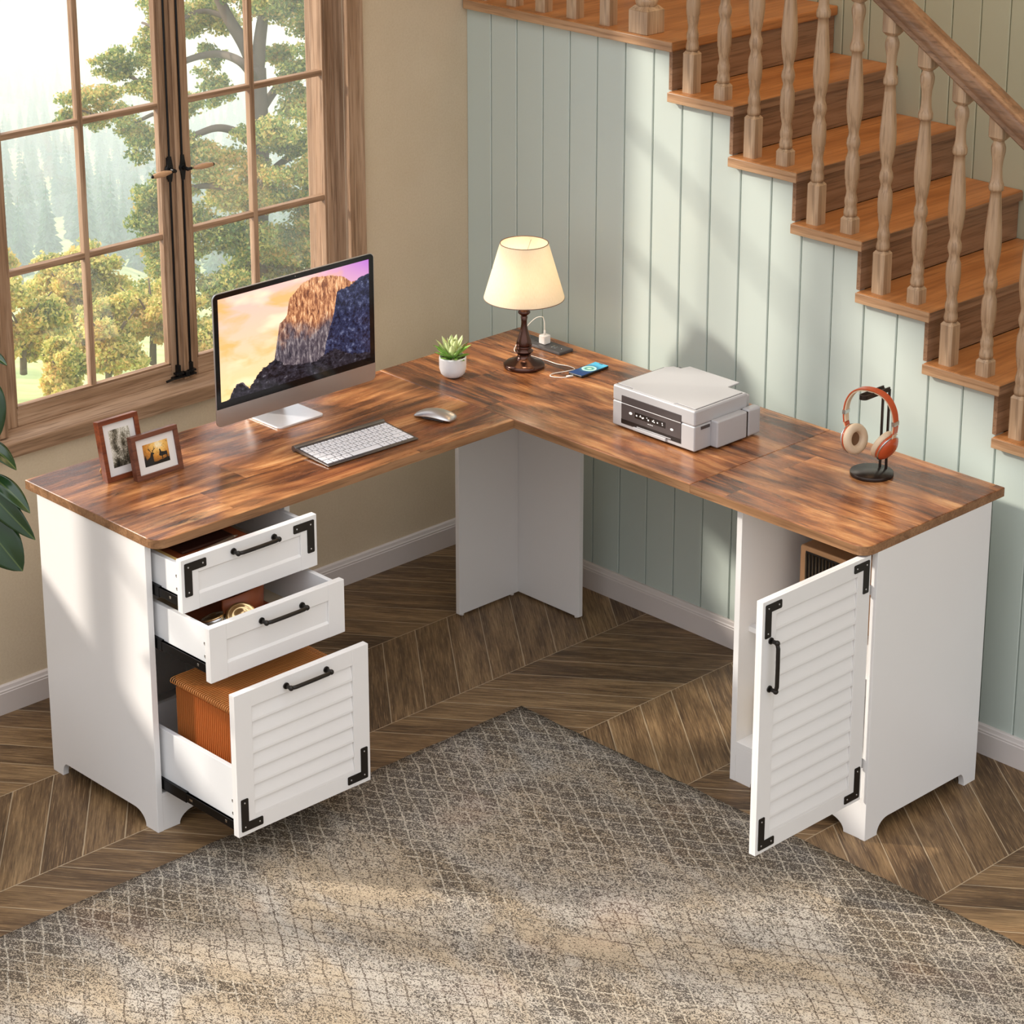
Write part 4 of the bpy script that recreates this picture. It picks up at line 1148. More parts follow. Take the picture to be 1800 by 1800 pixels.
m = MB(); m.box(px1 - .002, px1 + .0215, -.2885, -.285, zp + .002, H + .072); build('tank_gap', m, M['printer_black'], PR)
m = MB(); m.box(px1 - .001, px1 + .0022, -.436, -.404, H + .058, H + .066); build('side_grip', m, M['printer_dark'], PR, .001)
# front panel
def fp(x0, x1, z0, z1, d, n, mt, bev=.0): m = MB(); m.box(x0, x1, py0 - d, py0 + .004, z0, z1); return build(n, m, M[mt], PR, bev)
def pz(v): return H + v
pnl = fp(1.057, 1.260, pz(.0145), pz(.0895), .0012, 'control_panel', 'printer_dark', .0011)
m = MB(); m.box(1.0575, 1.2595, py0 - .0016, py0, pz(.0152), pz(.0270)); build('output_slot', m, M['printer_black'], pnl)
m = MB(); m.box(1.058, 1.2592, py0 - .0018, py0, pz(.0688), pz(.0700)); build('panel_trim', m, M['led'], pnl)
m = MB(); m.box(1.104, 1.2085, py0 - .0019, py0, pz(.0405), pz(.0565)); dsp = build('button_display', m, M['printer_black'], pnl, .001)
m = MB(); yy = py0 - .0022
for i, (x, s_) in enumerate(((1.111, .0032), (1.124, .0022), (1.131, .003), (1.134, .003), (1.146, .002), (1.151, .0034), (1.166, .003), (1.169, .002), (1.171, .0026), (1.182, .0028), (1.198, .0022), (1.199, .002))):
    z = pz(.0485 + (.003 if i % 3 == 1 else (-.0015 if i % 3 == 2 else 0)))
    m.box(x - s_ * .7, x + s_ * .7, yy, py0, z - s_ * .6, z + s_ * .6)
m.box(1.120, 1.128, yy, py0, pz(.0478), pz(.0492))
build('panel_symbols', m, M['led'], dsp)
for cx_, cz_, ra, rb in ((1.090, .049, .0055, .0036), (1.230, .044, .0052, .003)):
    m = MB(); m.prism([(cx_ + ra * math.cos(t), pz(cz_) + rb * math.sin(t)) for t in [k * math.pi / 8 for k in range(16)]], 1, py0 - .002, py0); build('oval_button', m, M['led'], pnl)
m = MB(); m.box(1.1485, 1.1545, yy, py0, pz(.0358), pz(.0368)); m.sphere((1.1575, yy + .0005, pz(.0363)), .0016, 8, (1, .3, 1)); m.box(1.1605, 1.1665, yy, py0, pz(.0358), pz(.0368)); build('maker_mark', m, M['led'], pnl)
m = MB(); m.box(1.100, 1.212, py0 - .0045, py0 + .004, zp + .003, pz(.0165)); build('paper_tray', m, M['printer'], PR, .002)
m = MB(); m.box(1.112, 1.228, py0 - .003, py0 + .004, pz(.0175), pz(.020)); build('tray_lip', m, M['printer'], PR, .0006)
for x, y in ((1.045, -.44), (1.285, -.44), (1.045, -.28), (1.285, -.28)):
    m = MB(); m.cyl((x, y, H), (x, y, zp + .001), .006, 12); build('rubber_foot', m, M['printer_dark'], PR)

# ------------------------------------------------------------------ headphone stand and headphones
HS = thing('headphone_stand', 'dark metal headphone stand with a round base near the right end of the desk', 'headphone stand', (1.690, -.2495, H))
m = MB(); m.lathe([(0, 0), (.0520, 0), (.0525, .002), (.0525, .0075), (.0515, .009), (0, .009)], 56); build('stand_base', m, M['stand'], HS, world=False, centre=False)
# two flat posts rising from the base, folding into a looped hook
d1 = Vector((.7071, .7071, 0)); d2 = Vector((-.7071, .7071, 0))
m = MB()
zt_ = .212
def strip(path, w, t):
    path = [Vector(p) for p in path]; vs = []; n = len(path)
    for i, p in enumerate(path):
        a = path[max(i - 1, 0)]; b = path[min(i + 1, n - 1)]; d = (b - a).normalized()
        wv_ = strip.w[i]; nn = d.cross(wv_).normalized()
        vs += [p - wv_ * w / 2 - nn * t / 2, p + wv_ * w / 2 - nn * t / 2, p + wv_ * w / 2 + nn * t / 2, p - wv_ * w / 2 + nn * t / 2]
    fs = [(0, 1, 2, 3), tuple(4 * (n - 1) + k for k in (3, 2, 1, 0))]
    for i in range(n - 1):
        for k in range(4): fs.append((4 * i + k, 4 * i + (k + 1) % 4, 4 * i + 4 + (k + 1) % 4, 4 * i + 4 + k))
    m.add(vs, fs, False)
out_ = Vector((.0, -1., 0))      # the hook points towards the room
side_ = Vector((1., .12, 0)).normalized()
c0 = Vector((.0045, .0370, 0))
for sgn in (-1, 1):
    p = c0 + side_ * .0085 * sgn
    strip.w = [side_] * 2
    strip([(p.x, p.y, .007), (p.x, p.y, zt_)], .0050, .0050)
# loop hook
pl = []; Lh = .086; rh = .0085
pl.append(c0 + side_ * rh + Vector((0, 0, zt_)))
pl.append(c0 + side_ * rh + out_ * Lh + Vector((0, 0, zt_)))
for k in range(1, 12):
    t = math.pi * k / 12; pl.append(c0 + side_ * rh * math.cos(t) + out_ * (Lh + rh * math.sin(t)) + Vector((0, 0, zt_)))
pl.append(c0 - side_ * rh + out_ * Lh + Vector((0, 0, zt_))); pl.append(c0 - side_ * rh + Vector((0, 0, zt_)))
strip.w = [Vector((0, 0, 1))] * len(pl); strip(pl, .011, .0035)
build('stand_post', m, M['stand'], HS, world=False, centre=False)

# headphones: headband arch hung across the hook; local x runs along the arch, y towards the wall, z up
hc = Vector((1.690, -.2495, H)) + c0 + out_ * .052
HP = thing('headphones', 'burnt orange and cream over-ear headphones hanging on the metal stand', 'headphones', (hc.x - .004, hc.y, H), R(7))
ZH = zt_ + .0085
ARC = [(0, 0), (.027, -.0035), (.048, -.016), (.063, -.040), (.0685, -.068), (.067, -.094), (.060, -.113)]
def arc_pts():
    pr = [(x, 0, ZH + z) for x, z in ARC]; full = [(-x, 0, z) for x, _, z in reversed(pr[1:])] + pr
    return cr(full, 8)
AP = [Vector(p) for p in arc_pts()]; NA = len(AP)
def bandmesh(i0, i1, off0, off1, w0, w1):
    mm = MB(); vs = []; n = i1 - i0
    for i in range(i0, i1 + 1):
        d = (AP[min(i + 1, NA - 1)] - AP[max(i - 1, 0)]).normalized(); nr = Vector((-d.z, 0, d.x))
        if nr.z < -.2 or (AP[i].x * nr.x < 0): nr = -nr
        f_ = abs(i - NA / 2) / (NA / 2); wd = w0 + (w1 - w0) * f_
        a = AP[i] + nr * off0; b = AP[i] + nr * off1; Y = Vector((0, wd / 2, 0))
        vs += [a - Y, a + Y, b + Y, b - Y]
    fs = [(0, 1, 2, 3), tuple(4 * n + k for k in (3, 2, 1, 0))]
    for i in range(n):
        for k in range(4): fs.append((4 * i + k, 4 * i + (k + 1) % 4, 4 * i + 4 + (k + 1) % 4, 4 * i + 4 + k))
    mm.add(vs, fs, False); return mm
build('headband', bandmesh(0, NA - 1, 0, .0030, .023, .017), M['orange'], HP, .0008, world=False, ang=60)
build('headband_lining', bandmesh(2, NA - 3, -.0040, 0, .0195, .0145), M['cream'], HP, .0008, world=False, ang=60)
for i0 in (14, NA - 18): build('slider_band', bandmesh(i0, i0 + 3, -.0045, .0038, .0222, .0205), M['steel'], HP, world=False)
def cup(s_):
    e = AP[-1] if s_ > 0 else AP[0]
    ax = Vector((-s_ * .92, -.22 if s_ < 0 else .12, .16 if s_ < 0 else .42)).normalized()
    q = ax.to_track_quat('Z', 'Y').to_matrix().to_4x4(); c = e + Vector((-s_ * .012, 0, -.022)); q.translation = c
    def L(prof, n, mt, seg=40):
        mm = MB(); mm.lathe(prof, seg, M_=q); return build(n, mm, M[mt], HP, world=False)
    L([(0, -.0165), (.012, -.0160), (.024, -.0130), (.032, -.007), (.0345, .001), (.0345, .004), (0, .004)], 'ear_cup', 'orange')
    L([(.0335, -.0050), (.0356, -.0035), (.0358, -.0022), (.0340, -.0014)], 'cup_ring', 'steel')
    L([(.0345, .0042), (.0370, .007), (.0378, .013), (.0350, .0185), (.0290, .0205), (.0205, .0190), (.0175, .0150), (.0170, .0090), (.0165, .0072), (0, .0070)], 'ear_cushion', 'cream')
    L([(0, .0076), (.0166, .0076)], 'driver_mesh', 'cream_dark')
    mm = MB(); mm.tube([e + Vector((0, 0, .010)), e + Vector((s_ * .001, 0, -.004)), c - ax * .012 + Vector((0, 0, .012)), c - ax * .0150], .0085, 12, flat=.6, rs=[.0075, .0085, .0105, .008]); build('cup_arm', mm, M['orange'], HP, world=False)
cup(-1); cup(1)

# ------------------------------------------------------------------ drawer contents
zb1 = .606 + .0102
tag(build('notebook', MB().box(.665, .840, -1.672, -1.452, zb1, .688), M['leather'], None, .004), 'brown leather notebook box lying in the top drawer', 'notebook')
tag(build('wallet', MB().box(.735, .795, -1.640, -1.490, .6882, .6965), M['leather_dark'], None, .006, seg=3), 'dark brown leather pouch on the brown notebook in the top drawer', 'wallet')
m = MB(); m.cyl((.822, -1.632, .6928), (.800, -1.497, .6928), .0045, 14); m.cyl((.800, -1.497, .6928), (.7975, -1.482, .6928), .0045, 14, .0012)
tag(build('pen', m, M['pen'], None), 'taupe pen lying beside the dark pouch in the top drawer', 'pen')
tag(build('paper_pad', MB().box(.60, .842, -1.690, -1.674, zb1, .700), M['kraft'], None, .001), 'yellow paper pad standing along the left side of the top drawer', 'paper pad')
zb2 = .475 + .0102
tag(build('leather_tray', MB().box(.70, .935, -1.660, -1.40, zb2, zb2 + .012), M['leather'], None, .004), 'brown leather mat lying on the bottom of the middle drawer', 'mat')
def pot_metal(x, y, z, r, tilt, rz, lab):
    T = Matrix.Translation((x, y, z)) @ Matrix.Rotation(rz, 4, 'Z') @ Matrix.Rotation(tilt, 4, 'Y')
    t = thing('metal_canister', lab, 'canister', (x, y, z), 0, None)
    T = Matrix.Rotation(rz, 4, 'Z') @ Matrix.Rotation(tilt, 4, 'Y')
    m = MB(); m.lathe([(0, -r * .75), (r * .6, -r * .74), (r * .9, -r * .5), (r, -.1 * r), (r, .2 * r), (r * .92, .3 * r)], 32, M_=T); build('bowl', m, M['steel'], t, world=False)
    m = MB(); m.lathe([(r * .98, .22 * r), (r * 1.02, .3 * r), (r * .98, .38 * r), (r * .85, .42 * r), (r * .8, .38 * r), (r * .62, .5 * r), (r * .55, .46 * r), (r * .3, .56 * r), (0, .58 * r)], 32, M_=T); build('lid', m, M['gold'], t, world=False)
    return t
pot_metal(.842, -1.592, zb2 + .012 + .027, .030, R(20), R(200), 'smaller silver canister standing on the left in the middle drawer')
pot_metal(.888, -1.548, zb2 + .012 + .034, .036, R(38), R(-40), 'round canister with champagne lid tilted towards the front of the middle drawer')
m = MB()
vs = []
pts = []
for k in range(25):
    t = math.pi * (1.02 - .9 * k / 24); pts.append((.86 + .10 * math.cos(t) * .62, -1.47 + .085 * math.cos(t + .6), 0))
cc = Vector((.80, -1.50))
for a0 in range(25):
    t = R(-60 + 200 * a0 / 24); x = cc.x - .01 + .055 * math.sin(t) ; y = cc.y + .078 * math.cos(t) + .0
    vs += [(x, y, zb2 + .0125), (x + .004, y + .002, zb2 + .0125), (x + .006, y + .003, zb2 + .075 + .012 * math.sin(t * 1.3)), (x + .002, y + .001, zb2 + .075 + .012 * math.sin(t * 1.3))]
fs = [(0, 1, 2, 3), (99, 98, 97, 96)]
for i in range(24):
    for k in range(4): fs.append((4 * i + k, 4 * i + (k + 1) % 4, 4 * i + 4 + (k + 1) % 4, 4 * i + 4 + k))
m.add(vs, fs, True); tag(build('leather_sleeve', m, M['leather'], None), 'curved brown leather sleeve standing behind the canisters in the middle drawer', 'sleeve')

# hanging folders in the bottom drawer
fz0, fz1 = .1353, .402
fold = None
for i in range(34):
    x = .796 + i * .0073
    if fold is None:
        F = thing('hanging_file_folder', 'orange hanging file folder in the row filling the bottom drawer', 'file folder', (x, -1.518, fz0), 0, 'hanging file folders in the bottom drawer')
        m = MB(); a = .157
        m.add([(-.0016, -a, .232), (-.0010, -a, 0), (.0016, -a, .232), (.0010, -a, .232), (0, -a, .006), (-.0010, -a, .232)] + [(-.0016, a, .232), (-.0010, a, 0), (.0016, a, .232), (.0010, a, .232), (0, a, .006), (-.0010, a, .232)],
              [(0, 1, 4, 5), (1, 2, 3, 4), (6, 11, 10, 7), (7, 10, 9, 8), (0, 6, 7, 1), (1, 7, 8, 2), (5, 4, 10, 11), (4, 3, 9, 10), (0, 5, 11, 6), (2, 8, 9, 3)], False)
        c1 = build('folder_card', m, M['folder'], F, world=False)
        m = MB()
        a2 = .170
        m.tube([(.0, -a2, .246), (.0, -a2 - .003, .252), (.0, -a2, .258), (0, -a2 + .010, .2595), (0, a2 - .010, .2595), (0, a2, .258), (0, a2 + .003, .252), (0, a2, .246)], .00115, 6)
        m.box(-.0006, .0006, -a, a, .236, .2585)
        c2 = build('hanging_rail', m, M['rail'], F, world=False)
        fold = (F, c1, c2)
    else:
        F = fold[0].copy(); COL.objects.link(F); F.location = (x, -1.518, fz0)
        for c_ in fold[1:]:
            q = c_.copy(); COL.objects.link(q); q.parent = F

# ------------------------------------------------------------------ things in the door cabinet
RD = thing('retro_radio', 'copper cased radio with a ribbed grille on the upper shelf of the door cabinet', 'radio', (1.72, -.42, .405))
m = MB(); m.prism([(1.622 + p, .406 + q) for p, q in ((0, 0), (.17, 0), (.17, .20), (.165, .205), (.005, .205), (0, .20))], 1, -.425, -.34); build('radio_case', m, M['radio'], RD, .004)
m = MB(); m.box(1.640, 1.784, -.4265, -.424, .47, .598); build('grille_recess', m, M['dark'], RD)
m = MB()
for i in range(14): x = 1.645 + i * .0102; m.cyl((x, -.428, .474), (x - .001, -.428, .594), .0026, 8)
build('grille_ribs', m, M['radio_dark'], RD)
m = MB(); m.box(1.615, 1.80, -.335, -.24, .406, .655)
tag(build('storage_box', m, M['dark'], None, .003), 'black box standing behind the radio in the door cabinet', 'box')
BB = thing('beaded_vase', 'tall cream vase of stacked beads on the bottom of the door cabinet', 'vase', (1.590, -.485, .1073))
m = MB(); prof = [(.0, 0)]
for i in range(9):
    z = .012 * i
    for k in range(7):
        t = math.pi * k / 6; prof.append((.020 + .0055 * math.sin(t), z + .006 - .006 * math.cos(t)))
prof.append((.0, .108)); m.lathe(prof, 28); build('beaded_body', m, M['bead'], BB, world=False, centre=False)

# ------------------------------------------------------------------ rubber plant at the left edge
PX, PY = .560, -2.175
RP = thing('rubber_plant', 'rubber plant with large glossy dark green leaves left of the drawer cabinet', 'potted plant', (PX, PY, 0))
m = MB(); m.lathe([(0, 0), (.075, 0), (.10, .02), (.125, .09), (.130, .15), (.122, .215), (.112, .245), (.104, .245), (.104, .225), (0, .225)], 40, (PX, PY, 0))
build('plant_pot', m, M['dark'], RP)
m = MB(); m.tube(cr([(PX, PY, .22), (PX + .01, PY, .6), (PX, PY - .01, .95), (PX + .015, PY + .01, 1.3)], 6), .010, 8); build('plant_stem', m, M['bark'], RP)
CV = Vector((.688, -.656, .31))     # normal-ish of the leaves
def big_leaf(base, tip, w, nrm, fold=.18, droop=.02, wp=.45, shade_=None):
    base = Vector(base); tip = Vector(tip); d = tip - base; L = d.length; X = d.normalized()
    Z = (Vector(nrm) - X * Vector(nrm).dot(X)).normalized(); Y = Z.cross(X)
    n = 16; k = 4; vs = []; rows_ = []
    for i in range(n + 1):
        t = i / n
        hw = w / 2 * (math.sin(math.pi / 2 * t / wp) ** .8 if t < wp else max(0, math.cos(math.pi / 2 * (t - wp) / (1 - wp))) ** .75)
        if i == n: hw = .0006
        if i == 0: hw = .002
        zc_ = droop * math.sin(math.pi * t)
        for j in range(-k, k + 1):
            y = hw * j / k
            vs.append((t * L, y, zc_ + abs(y) * fold - abs(y) ** 2 * 2.2))
    m_ = 2 * k + 1; nt = len(vs)
    th = .0012
    vs2 = vs + [(a, b, c - th) for a, b, c in vs]
    fs = []
    for i in range(n):
        for j in range(m_ - 1):
            a = i * m_ + j; fs.append((a, a + 1, a + m_ + 1, a + m_)); a += nt; fs.append((a, a + m_, a + m_ + 1, a + 1))
        a = i * m_; fs.append((a, a + m_, nt + a + m_, nt + a)); a += m_ - 1; fs.append((a, nt + a, nt + a + m_, a + m_))
    mb = MB(); mb.add(vs2, fs, True)
    o = build('leaf', mb, M['rubber'], RP, world=False, centre=False)
    Mx = Matrix((X, Y, Z)).transposed().to_4x4(); Mx.translation = base - Vector((PX, PY, 0)); o.matrix_local = Mx
    s = MB(); q = Vector((PX, PY, base.z - .05)); s.tube(cr([q, (q + base) / 2 + Vector((0, 0, .01)), base + X * .01], 4), .003, 6); build('leaf_stalk', s, M['succulent'], RP)
big_leaf((.662, -2.100, 1.222), (.742, -2.074, 1.078), .115, (.6, -.7, .45), droop=.01)
big_leaf((.665, -2.096, 1.052), (.7657, -2.0489, 1.0046), .05, (-.2, -.3, .95), droop=.02)
big_leaf((.655, -2.105, 1.000), (.7872, -2.0264, .8403), .060, (.45, -.75, .55), droop=.015, wp=.4)
big_leaf((.685, -2.078, .985), (.782, -2.0319, .9035), .045, (.3, -.3, .9), droop=.012)
big_leaf((.655, -2.106, .915), (.7653, -2.0494, .766), .100, (.7, -.65, .3), droop=.01, wp=.5)
big_leaf((.690, -2.072, 1.256), (.7615, -2.0534, 1.2448), .03, (0, -.2, 1), droop=.01)
big_leaf((.50, -2.20, 1.1), (.36, -2.30, 1.0), .10, (-.3, -.3, .9))
big_leaf((.56, -2.24, .9), (.62, -2.42, .80), .10, (.3, -.5, .8))
big_leaf((.50, -2.12, .75), (.40, -1.99, .66), .10, (-.3, .3, .9))
big_leaf((.56, -2.17, 1.32), (.60, -2.24, 1.46), .09, (.6, -.6, .3))

# ------------------------------------------------------------------ outdoors beyond the window
import numpy as np
CAM = Vector((5.22218, -4.85322, 3.06908))
CR_ = Vector((.69022616, .72359134, -.00184726)); CU = Vector((-.22349393, .21561519, .95055802)); CF = Vector((-.68821385, .65568717, -.31054152))
FPX, PPX, PPY = 4505.961, 876.284, 532.138
def vdir(az, v):
    """horizontal bearing az (degrees left of the view axis) and drop of the land as seen from the room"""
    return None
def LP(u, v, D): return CAM + (CF + CR_ * ((u - PPX) / FPX) - CU * ((v - PPY) / FPX)) * D
prof_D = [24, 46, 70, 120, 190, 300, 430, 570, 780, 1050, 1400, 2100, 3600]
prof_v = [1050, 712, 690, 620, 560, 495, 420, 345, 265, 185, 120, 40, -60]
def ground_v(D): return float(np.interp(math.log(D), [math.log(d) for d in prof_D], prof_v))
m = MB(); m.smooth = True; vs = []; us = list(range(-900, 1500, 80)); Ds = [24, 30, 38, 46, 56, 70, 90, 120, 150, 190, 240, 300, 370, 450, 600, 800, 1100, 1500, 2200, 3600]
rr = random.Random(1)
for D in Ds:
    for u in us:
        p = LP(u, ground_v(D), D); vs.append((p.x, p.y, p.z + rr.uniform(-.006, .006) * D * (.4 if D < 100 else 1)))
nu = len(us)
m.add(vs, [(i * nu + j, i * nu + j + 1, (i + 1) * nu + j + 1, (i + 1) * nu + j) for i in range(len(Ds) - 1) for j in range(nu - 1)])
struct(build('ground', m, M['grass'], centre=False), 'grassy wooded hillside outside the window')

nrng = np.random.default_rng(4)
def leaf_cloud(blobs, count, size, cen, shell=.55):
    """blobs: (centre, rx, rz, weight); returns MB of small leaf quads"""
    sub = []
    for c_, rx_, rz_, wt in blobs:
        for q in range(9):
            d_ = nrng.normal(size=3); d_ *= nrng.uniform(.25, 1.05) / np.linalg.norm(d_)
            k_ = nrng.uniform(.26, .56)
            sub.append((Vector((c_[0] + d_[0] * rx_, c_[1] + d_[1] * rx_, c_[2] + d_[2] * rz_)), rx_ * k_ * 1.25, rz_ * k_ * .8, wt * k_ * k_))
    blobs = sub
    w_ = np.array([b[3] for b in blobs], float); w_ /= w_.sum()
    idx = nrng.choice(len(blobs), count, p=w_)
    C = np.array([list(b[0]) for b in blobs])[idx]; rx = np.array([b[1] for b in blobs])[idx]; rz = np.array([b[2] for b in blobs])[idx]
    d = nrng.normal(size=(count, 3)); d /= np.linalg.norm(d, axis=1)[:, None]
    r = nrng.uniform(shell, 1., count) ** .7
    P = C + d * np.stack([rx, rx, rz], 1) * r[:, None] + nrng.normal(size=(count, 3)) * size * .6
    a = nrng.normal(size=(count, 3)); a /= np.linalg.norm(a, axis=1)[:, None]
    b = np.cross(a, nrng.normal(size=(count, 3))); b /= np.linalg.norm(b, axis=1)[:, None]
    s = size * nrng.uniform(.6, 1.3, count)[:, None]
    V = np.stack([P - a * s, P - b * s * .55, P + a * s, P + b * s * .55], 1).reshape(-1, 3)
    mb = MB(); mb.v = [tuple(x) for x in V.tolist()]; n = count
    mb.f = [(4 * i, 4 * i + 1, 4 * i + 2, 4 * i + 3) for i in range(n)]; mb.mi = [0] * n; mb.sm = [False] * n
    return mb
def limb(m, pts, r0, r1):
    p = cr(pts, 6); n = len(p); m.tube(p, r0, 7, rs=[r0 + (r1 - r0) * i / (n - 1) for i in range(n)])

# the oak on the right
base = LP(452, 700, 62)
OT = thing('oak_tree', 'large spreading oak tree with green and golden leaves beyond the right window sash', 'tree', base)
m = MB(); T = lambda u, v, D=62: LP(u, v, D)
limb(m, [T(462, 720), T(456, 560), T(452, 400), T(455, 250), T(452, 120)], .34, .22)
limb(m, [T(452, 130), T(430, 80), T(400, 30), T(372, -30)], .20, .12)
limb(m, [T(452, 130), T(458, 60), T(470, 0), T(500, -80)], .18, .10)
limb(m, [T(453, 260), T(420, 235, 61), T(380, 225, 60.5), T(320, 240, 60), T(270, 200, 60)], .13, .05)
limb(m, [T(453, 150), T(425, 110, 61), T(380, 95), T(320, 110), T(270, 150, 61), T(220, 130, 61)], .13, .04)
limb(m, [T(455, 200), T(490, 150, 63), T(530, 110, 63), T(590, 90, 63)], .12, .05)
limb(m, [T(455, 330), T(490, 290, 61), T(530, 270), T(580, 280)], .11, .05)
limb(m, [T(453, 350), T(400, 330, 60), T(340, 330, 60), T(280, 360, 60)], .11, .04)
limb(m, [T(270, 200, 60), T(230, 215, 60), T(180, 205, 60), T(130, 190, 60)], .05, .02)
limb(m, [T(400, 30), T(350, 20), T(290, 50, 61), T(250, 40)], .08, .03)
build('trunk', m, M['bark'], OT)
k = 62 / FPX
def B(u, v, r, D=62, w=None): return (LP(u, v, D), r * k, r * k * .8, w or (r * r))
blobs = [B(150, 175, 42, 60), B(205, 200, 45, 60), B(120, 210, 25, 60), B(240, 140, 45, 61), B(200, 110, 35, 61), B(270, 80, 40), B(250, 250, 42, 60), B(290, 230, 40, 60), B(300, 10, 60), B(360, 30, 55, 63),
 B(420, -20, 60), B(500, 0, 60), B(560, 40, 60, 63), B(520, 110, 55), B(590, 130, 55, 64), B(380, 150, 38, 63), B(350, 290, 55, 61), B(290, 350, 50, 60), B(410, 300, 55, 60), B(480, 230, 50, 60), B(540, 230, 60, 61), B(590, 300, 60),
 B(360, 400, 60, 60), B(430, 420, 65, 60), B(500, 350, 60, 61), B(550, 420, 65, 61), B(280, 430, 40, 60), B(300, 520, 55, 59), B(380, 520, 60, 59), B(470, 520, 60, 60), B(550, 530, 60, 60), B(330, 180, 30, 60), B(560, -40, 60),
 B(400, 360, 60), B(470, 460, 60), B(520, 180, 45), B(570, 190, 50), B(450, 330, 50, 60), B(330, 255, 40, 60), B(420, 480, 60), B(510, 460, 60), B(590, 380, 60), B(590, 470, 60), B(400, 580, 60, 60), B(500, 600, 60, 60), B(570, 620, 60), B(330, 460, 50, 60), B(270, 390, 40, 60), B(470, 100, 40, 63), B(370, 100, 30, 63), B(540, 320, 50, 60)]
build('foliage', leaf_cloud(blobs, 170000, .054, None, .15), M['oakleaf'], OT)

def bush(u, v, r, D, name, label, mat, n, sq=.8, size=.09, grp=None):
    kk = D / FPX; c = LP(u, v, D); R0 = r * kk
    g = LP(u, v + r * .78, D)
    t = thing(name, label, 'tree', g, 0, grp)
    rr2 = random.Random(int(u * 7 + v)); bl = []
    for i in range(9):
        a = rr2.uniform(0, 6.28); q = rr2.uniform(.2, .62) * R0; bl.append((c + Vector((q * math.cos(a), q * math.sin(a), rr2.uniform(-.5, .55) * R0)), R0 * rr2.uniform(.32, .5), R0 * rr2.uniform(.3, .45), 1))
    build('foliage', leaf_cloud(bl, n, size, None, .2), mat, t)
    m = MB(); limb(m, [g - Vector((0, 0, .3)), g + Vector((.05, 0, .4)), (g + c) / 2, c], .11 * R0 / 1.5, .04)
    for i in range(5):
        a = i * 1.3; limb(m, [(g + c) / 2, c + Vector((.3 * R0 * math.cos(a), .3 * R0 * math.sin(a), .1 * R0)), c + Vector((.6 * R0 * math.cos(a), .6 * R0 * math.sin(a), .45 * R0))], .05 * R0 / 1.5, .015)
    build('trunk', m, M['bark'], t)
for u, v, r, D, lab in [
    (40, 560, 92, 50, 'yellow autumn tree seen through the lower left corner pane'),
    (120, 505, 92, 57, 'pale yellow tree rising above its neighbours in the lower left sash'),
    (190, 590, 88, 53.5, 'golden green tree in the lower middle of the left sash'),
    (268, 545, 92, 55, 'bushy golden tree beside the centre post of the window'),
    (110, 648, 56, 48, 'low spreading tree just above the grass outside'),
    (-40, 480, 80, 60, 'yellow tree at the far left edge of the window view'),
    (360, 618, 74, 54.5, 'green gold tree behind the computer beneath the oak'),
    (440, 640, 80, 57, 'rounded tree at the foot of the oak')]:
    bush(u, v, r, D, 'autumn_tree', lab, M['bushleaf'], 26000, size=.055)

# conifers on the far slope
m = MB(); rr = random.Random(9)
tiers = 15
for i in range(tiers):
    z = 1.2 + 9.6 * i / tiers; r = 1.9 * (1 - i / tiers) ** .85 + .12; n = 11
    for kx in range(n):
        a = 2 * math.pi * (kx + rr.random() * .6) / n + i; L = r * rr.uniform(.75, 1.15); w_ = .55 * r * rr.uniform(.35, .6)
        c, s_ = math.cos(a), math.sin(a); dz = -.32 * L
        m.add([(0, 0, z + .35), (c * L * .55 - s_ * w_, s_ * L * .55 + c * w_, z + dz * .4), (c * L, s_ * L, z + dz), (c * L * .55 + s_ * w_, s_ * L * .55 - c * w_, z + dz * .4)], [(0, 1, 2), (0, 2, 3)], False)
        m.add([(c * L * .2, s_ * L * .2, z + .1), (c * L * .6, s_ * L * .6, z + .12), (c * L, s_ * L, z + dz), (c * L * .5, s_ * L * .5, z + dz * 1.5)], [(0, 1, 2, 3)], False)
m.cur = 1; m.tube([(0, 0, -1), (0, 0, 4), (0, 0, 11.2)], .16, 6, rs=[.2, .13, .03])
cof = build('conifer', m, [M['needle'], M['bark']], None, centre=False)
cpos = []
rr = random.Random(12)
for D, cnt in ((300, 15), (350, 19), (405, 23), (470, 27), (545, 31), (640, 34), (750, 38), (880, 42), (1040, 44)):
    for i in range(cnt):
        u = -80 + 620 * (i + rr.uniform(-.25, .25)) / cnt; d = D * rr.uniform(.95, 1.05)
        q = LP(u, ground_v(d), d)
        if all((q.xy - LP(a, ground_v(b), b).xy).length > 3.6 for a, b in cpos): cpos.append((u, d))
for i, (u, d) in enumerate(cpos):
    o = cof if i == 0 else cof.copy()
    if i: COL.objects.link(o)
    p = LP(u, ground_v(d), d); s_ = rr.uniform(.75, 1.25)
    o.location = p; o.scale = (s_ * rr.uniform(.85, 1.15), s_ * rr.uniform(.85, 1.15), s_ * rr.uniform(.9, 1.25)); o.rotation_euler = (0, 0, rr.uniform(0, 6.28))
    tag(o, 'hazy conifer standing in the forest on the far slope outside the window', 'tree', 'conifers on the far slope')

# valley haze (a real volume between the near trees and the far slopes)
t = NT('valley_haze'); sc_ = t.n('ShaderNodeVolumeScatter'); sc_.inputs['Color'].default_value = (.74, .87, 1., 1); sc_.inputs['Density'].default_value = .00155; sc_.inputs['Anisotropy'].default_value = 0.
t.link(sc_.outputs[0], t.out.inputs['Volume'])
m = MB(); m.box(-3400, -62, -400, 3400, -1500, 18)
t2 = NT('near_haze'); s2_ = t2.n('ShaderNodeVolumeScatter'); s2_.inputs['Color'].default_value = (.97, .98, 1., 1); s2_.inputs['Density'].default_value = .0024; s2_.inputs['Anisotropy'].default_value = 0.
t2.link(s2_.outputs[0], t2.out.inputs['Volume'])
mn = MB(); mn.box(-61.9, -14, -60, 90, -60, 2.5); tag(build('haze', mn, t2.m, None, centre=False), 'thin bright haze in front of the near trees outside the window', 'haze', kind='stuff')
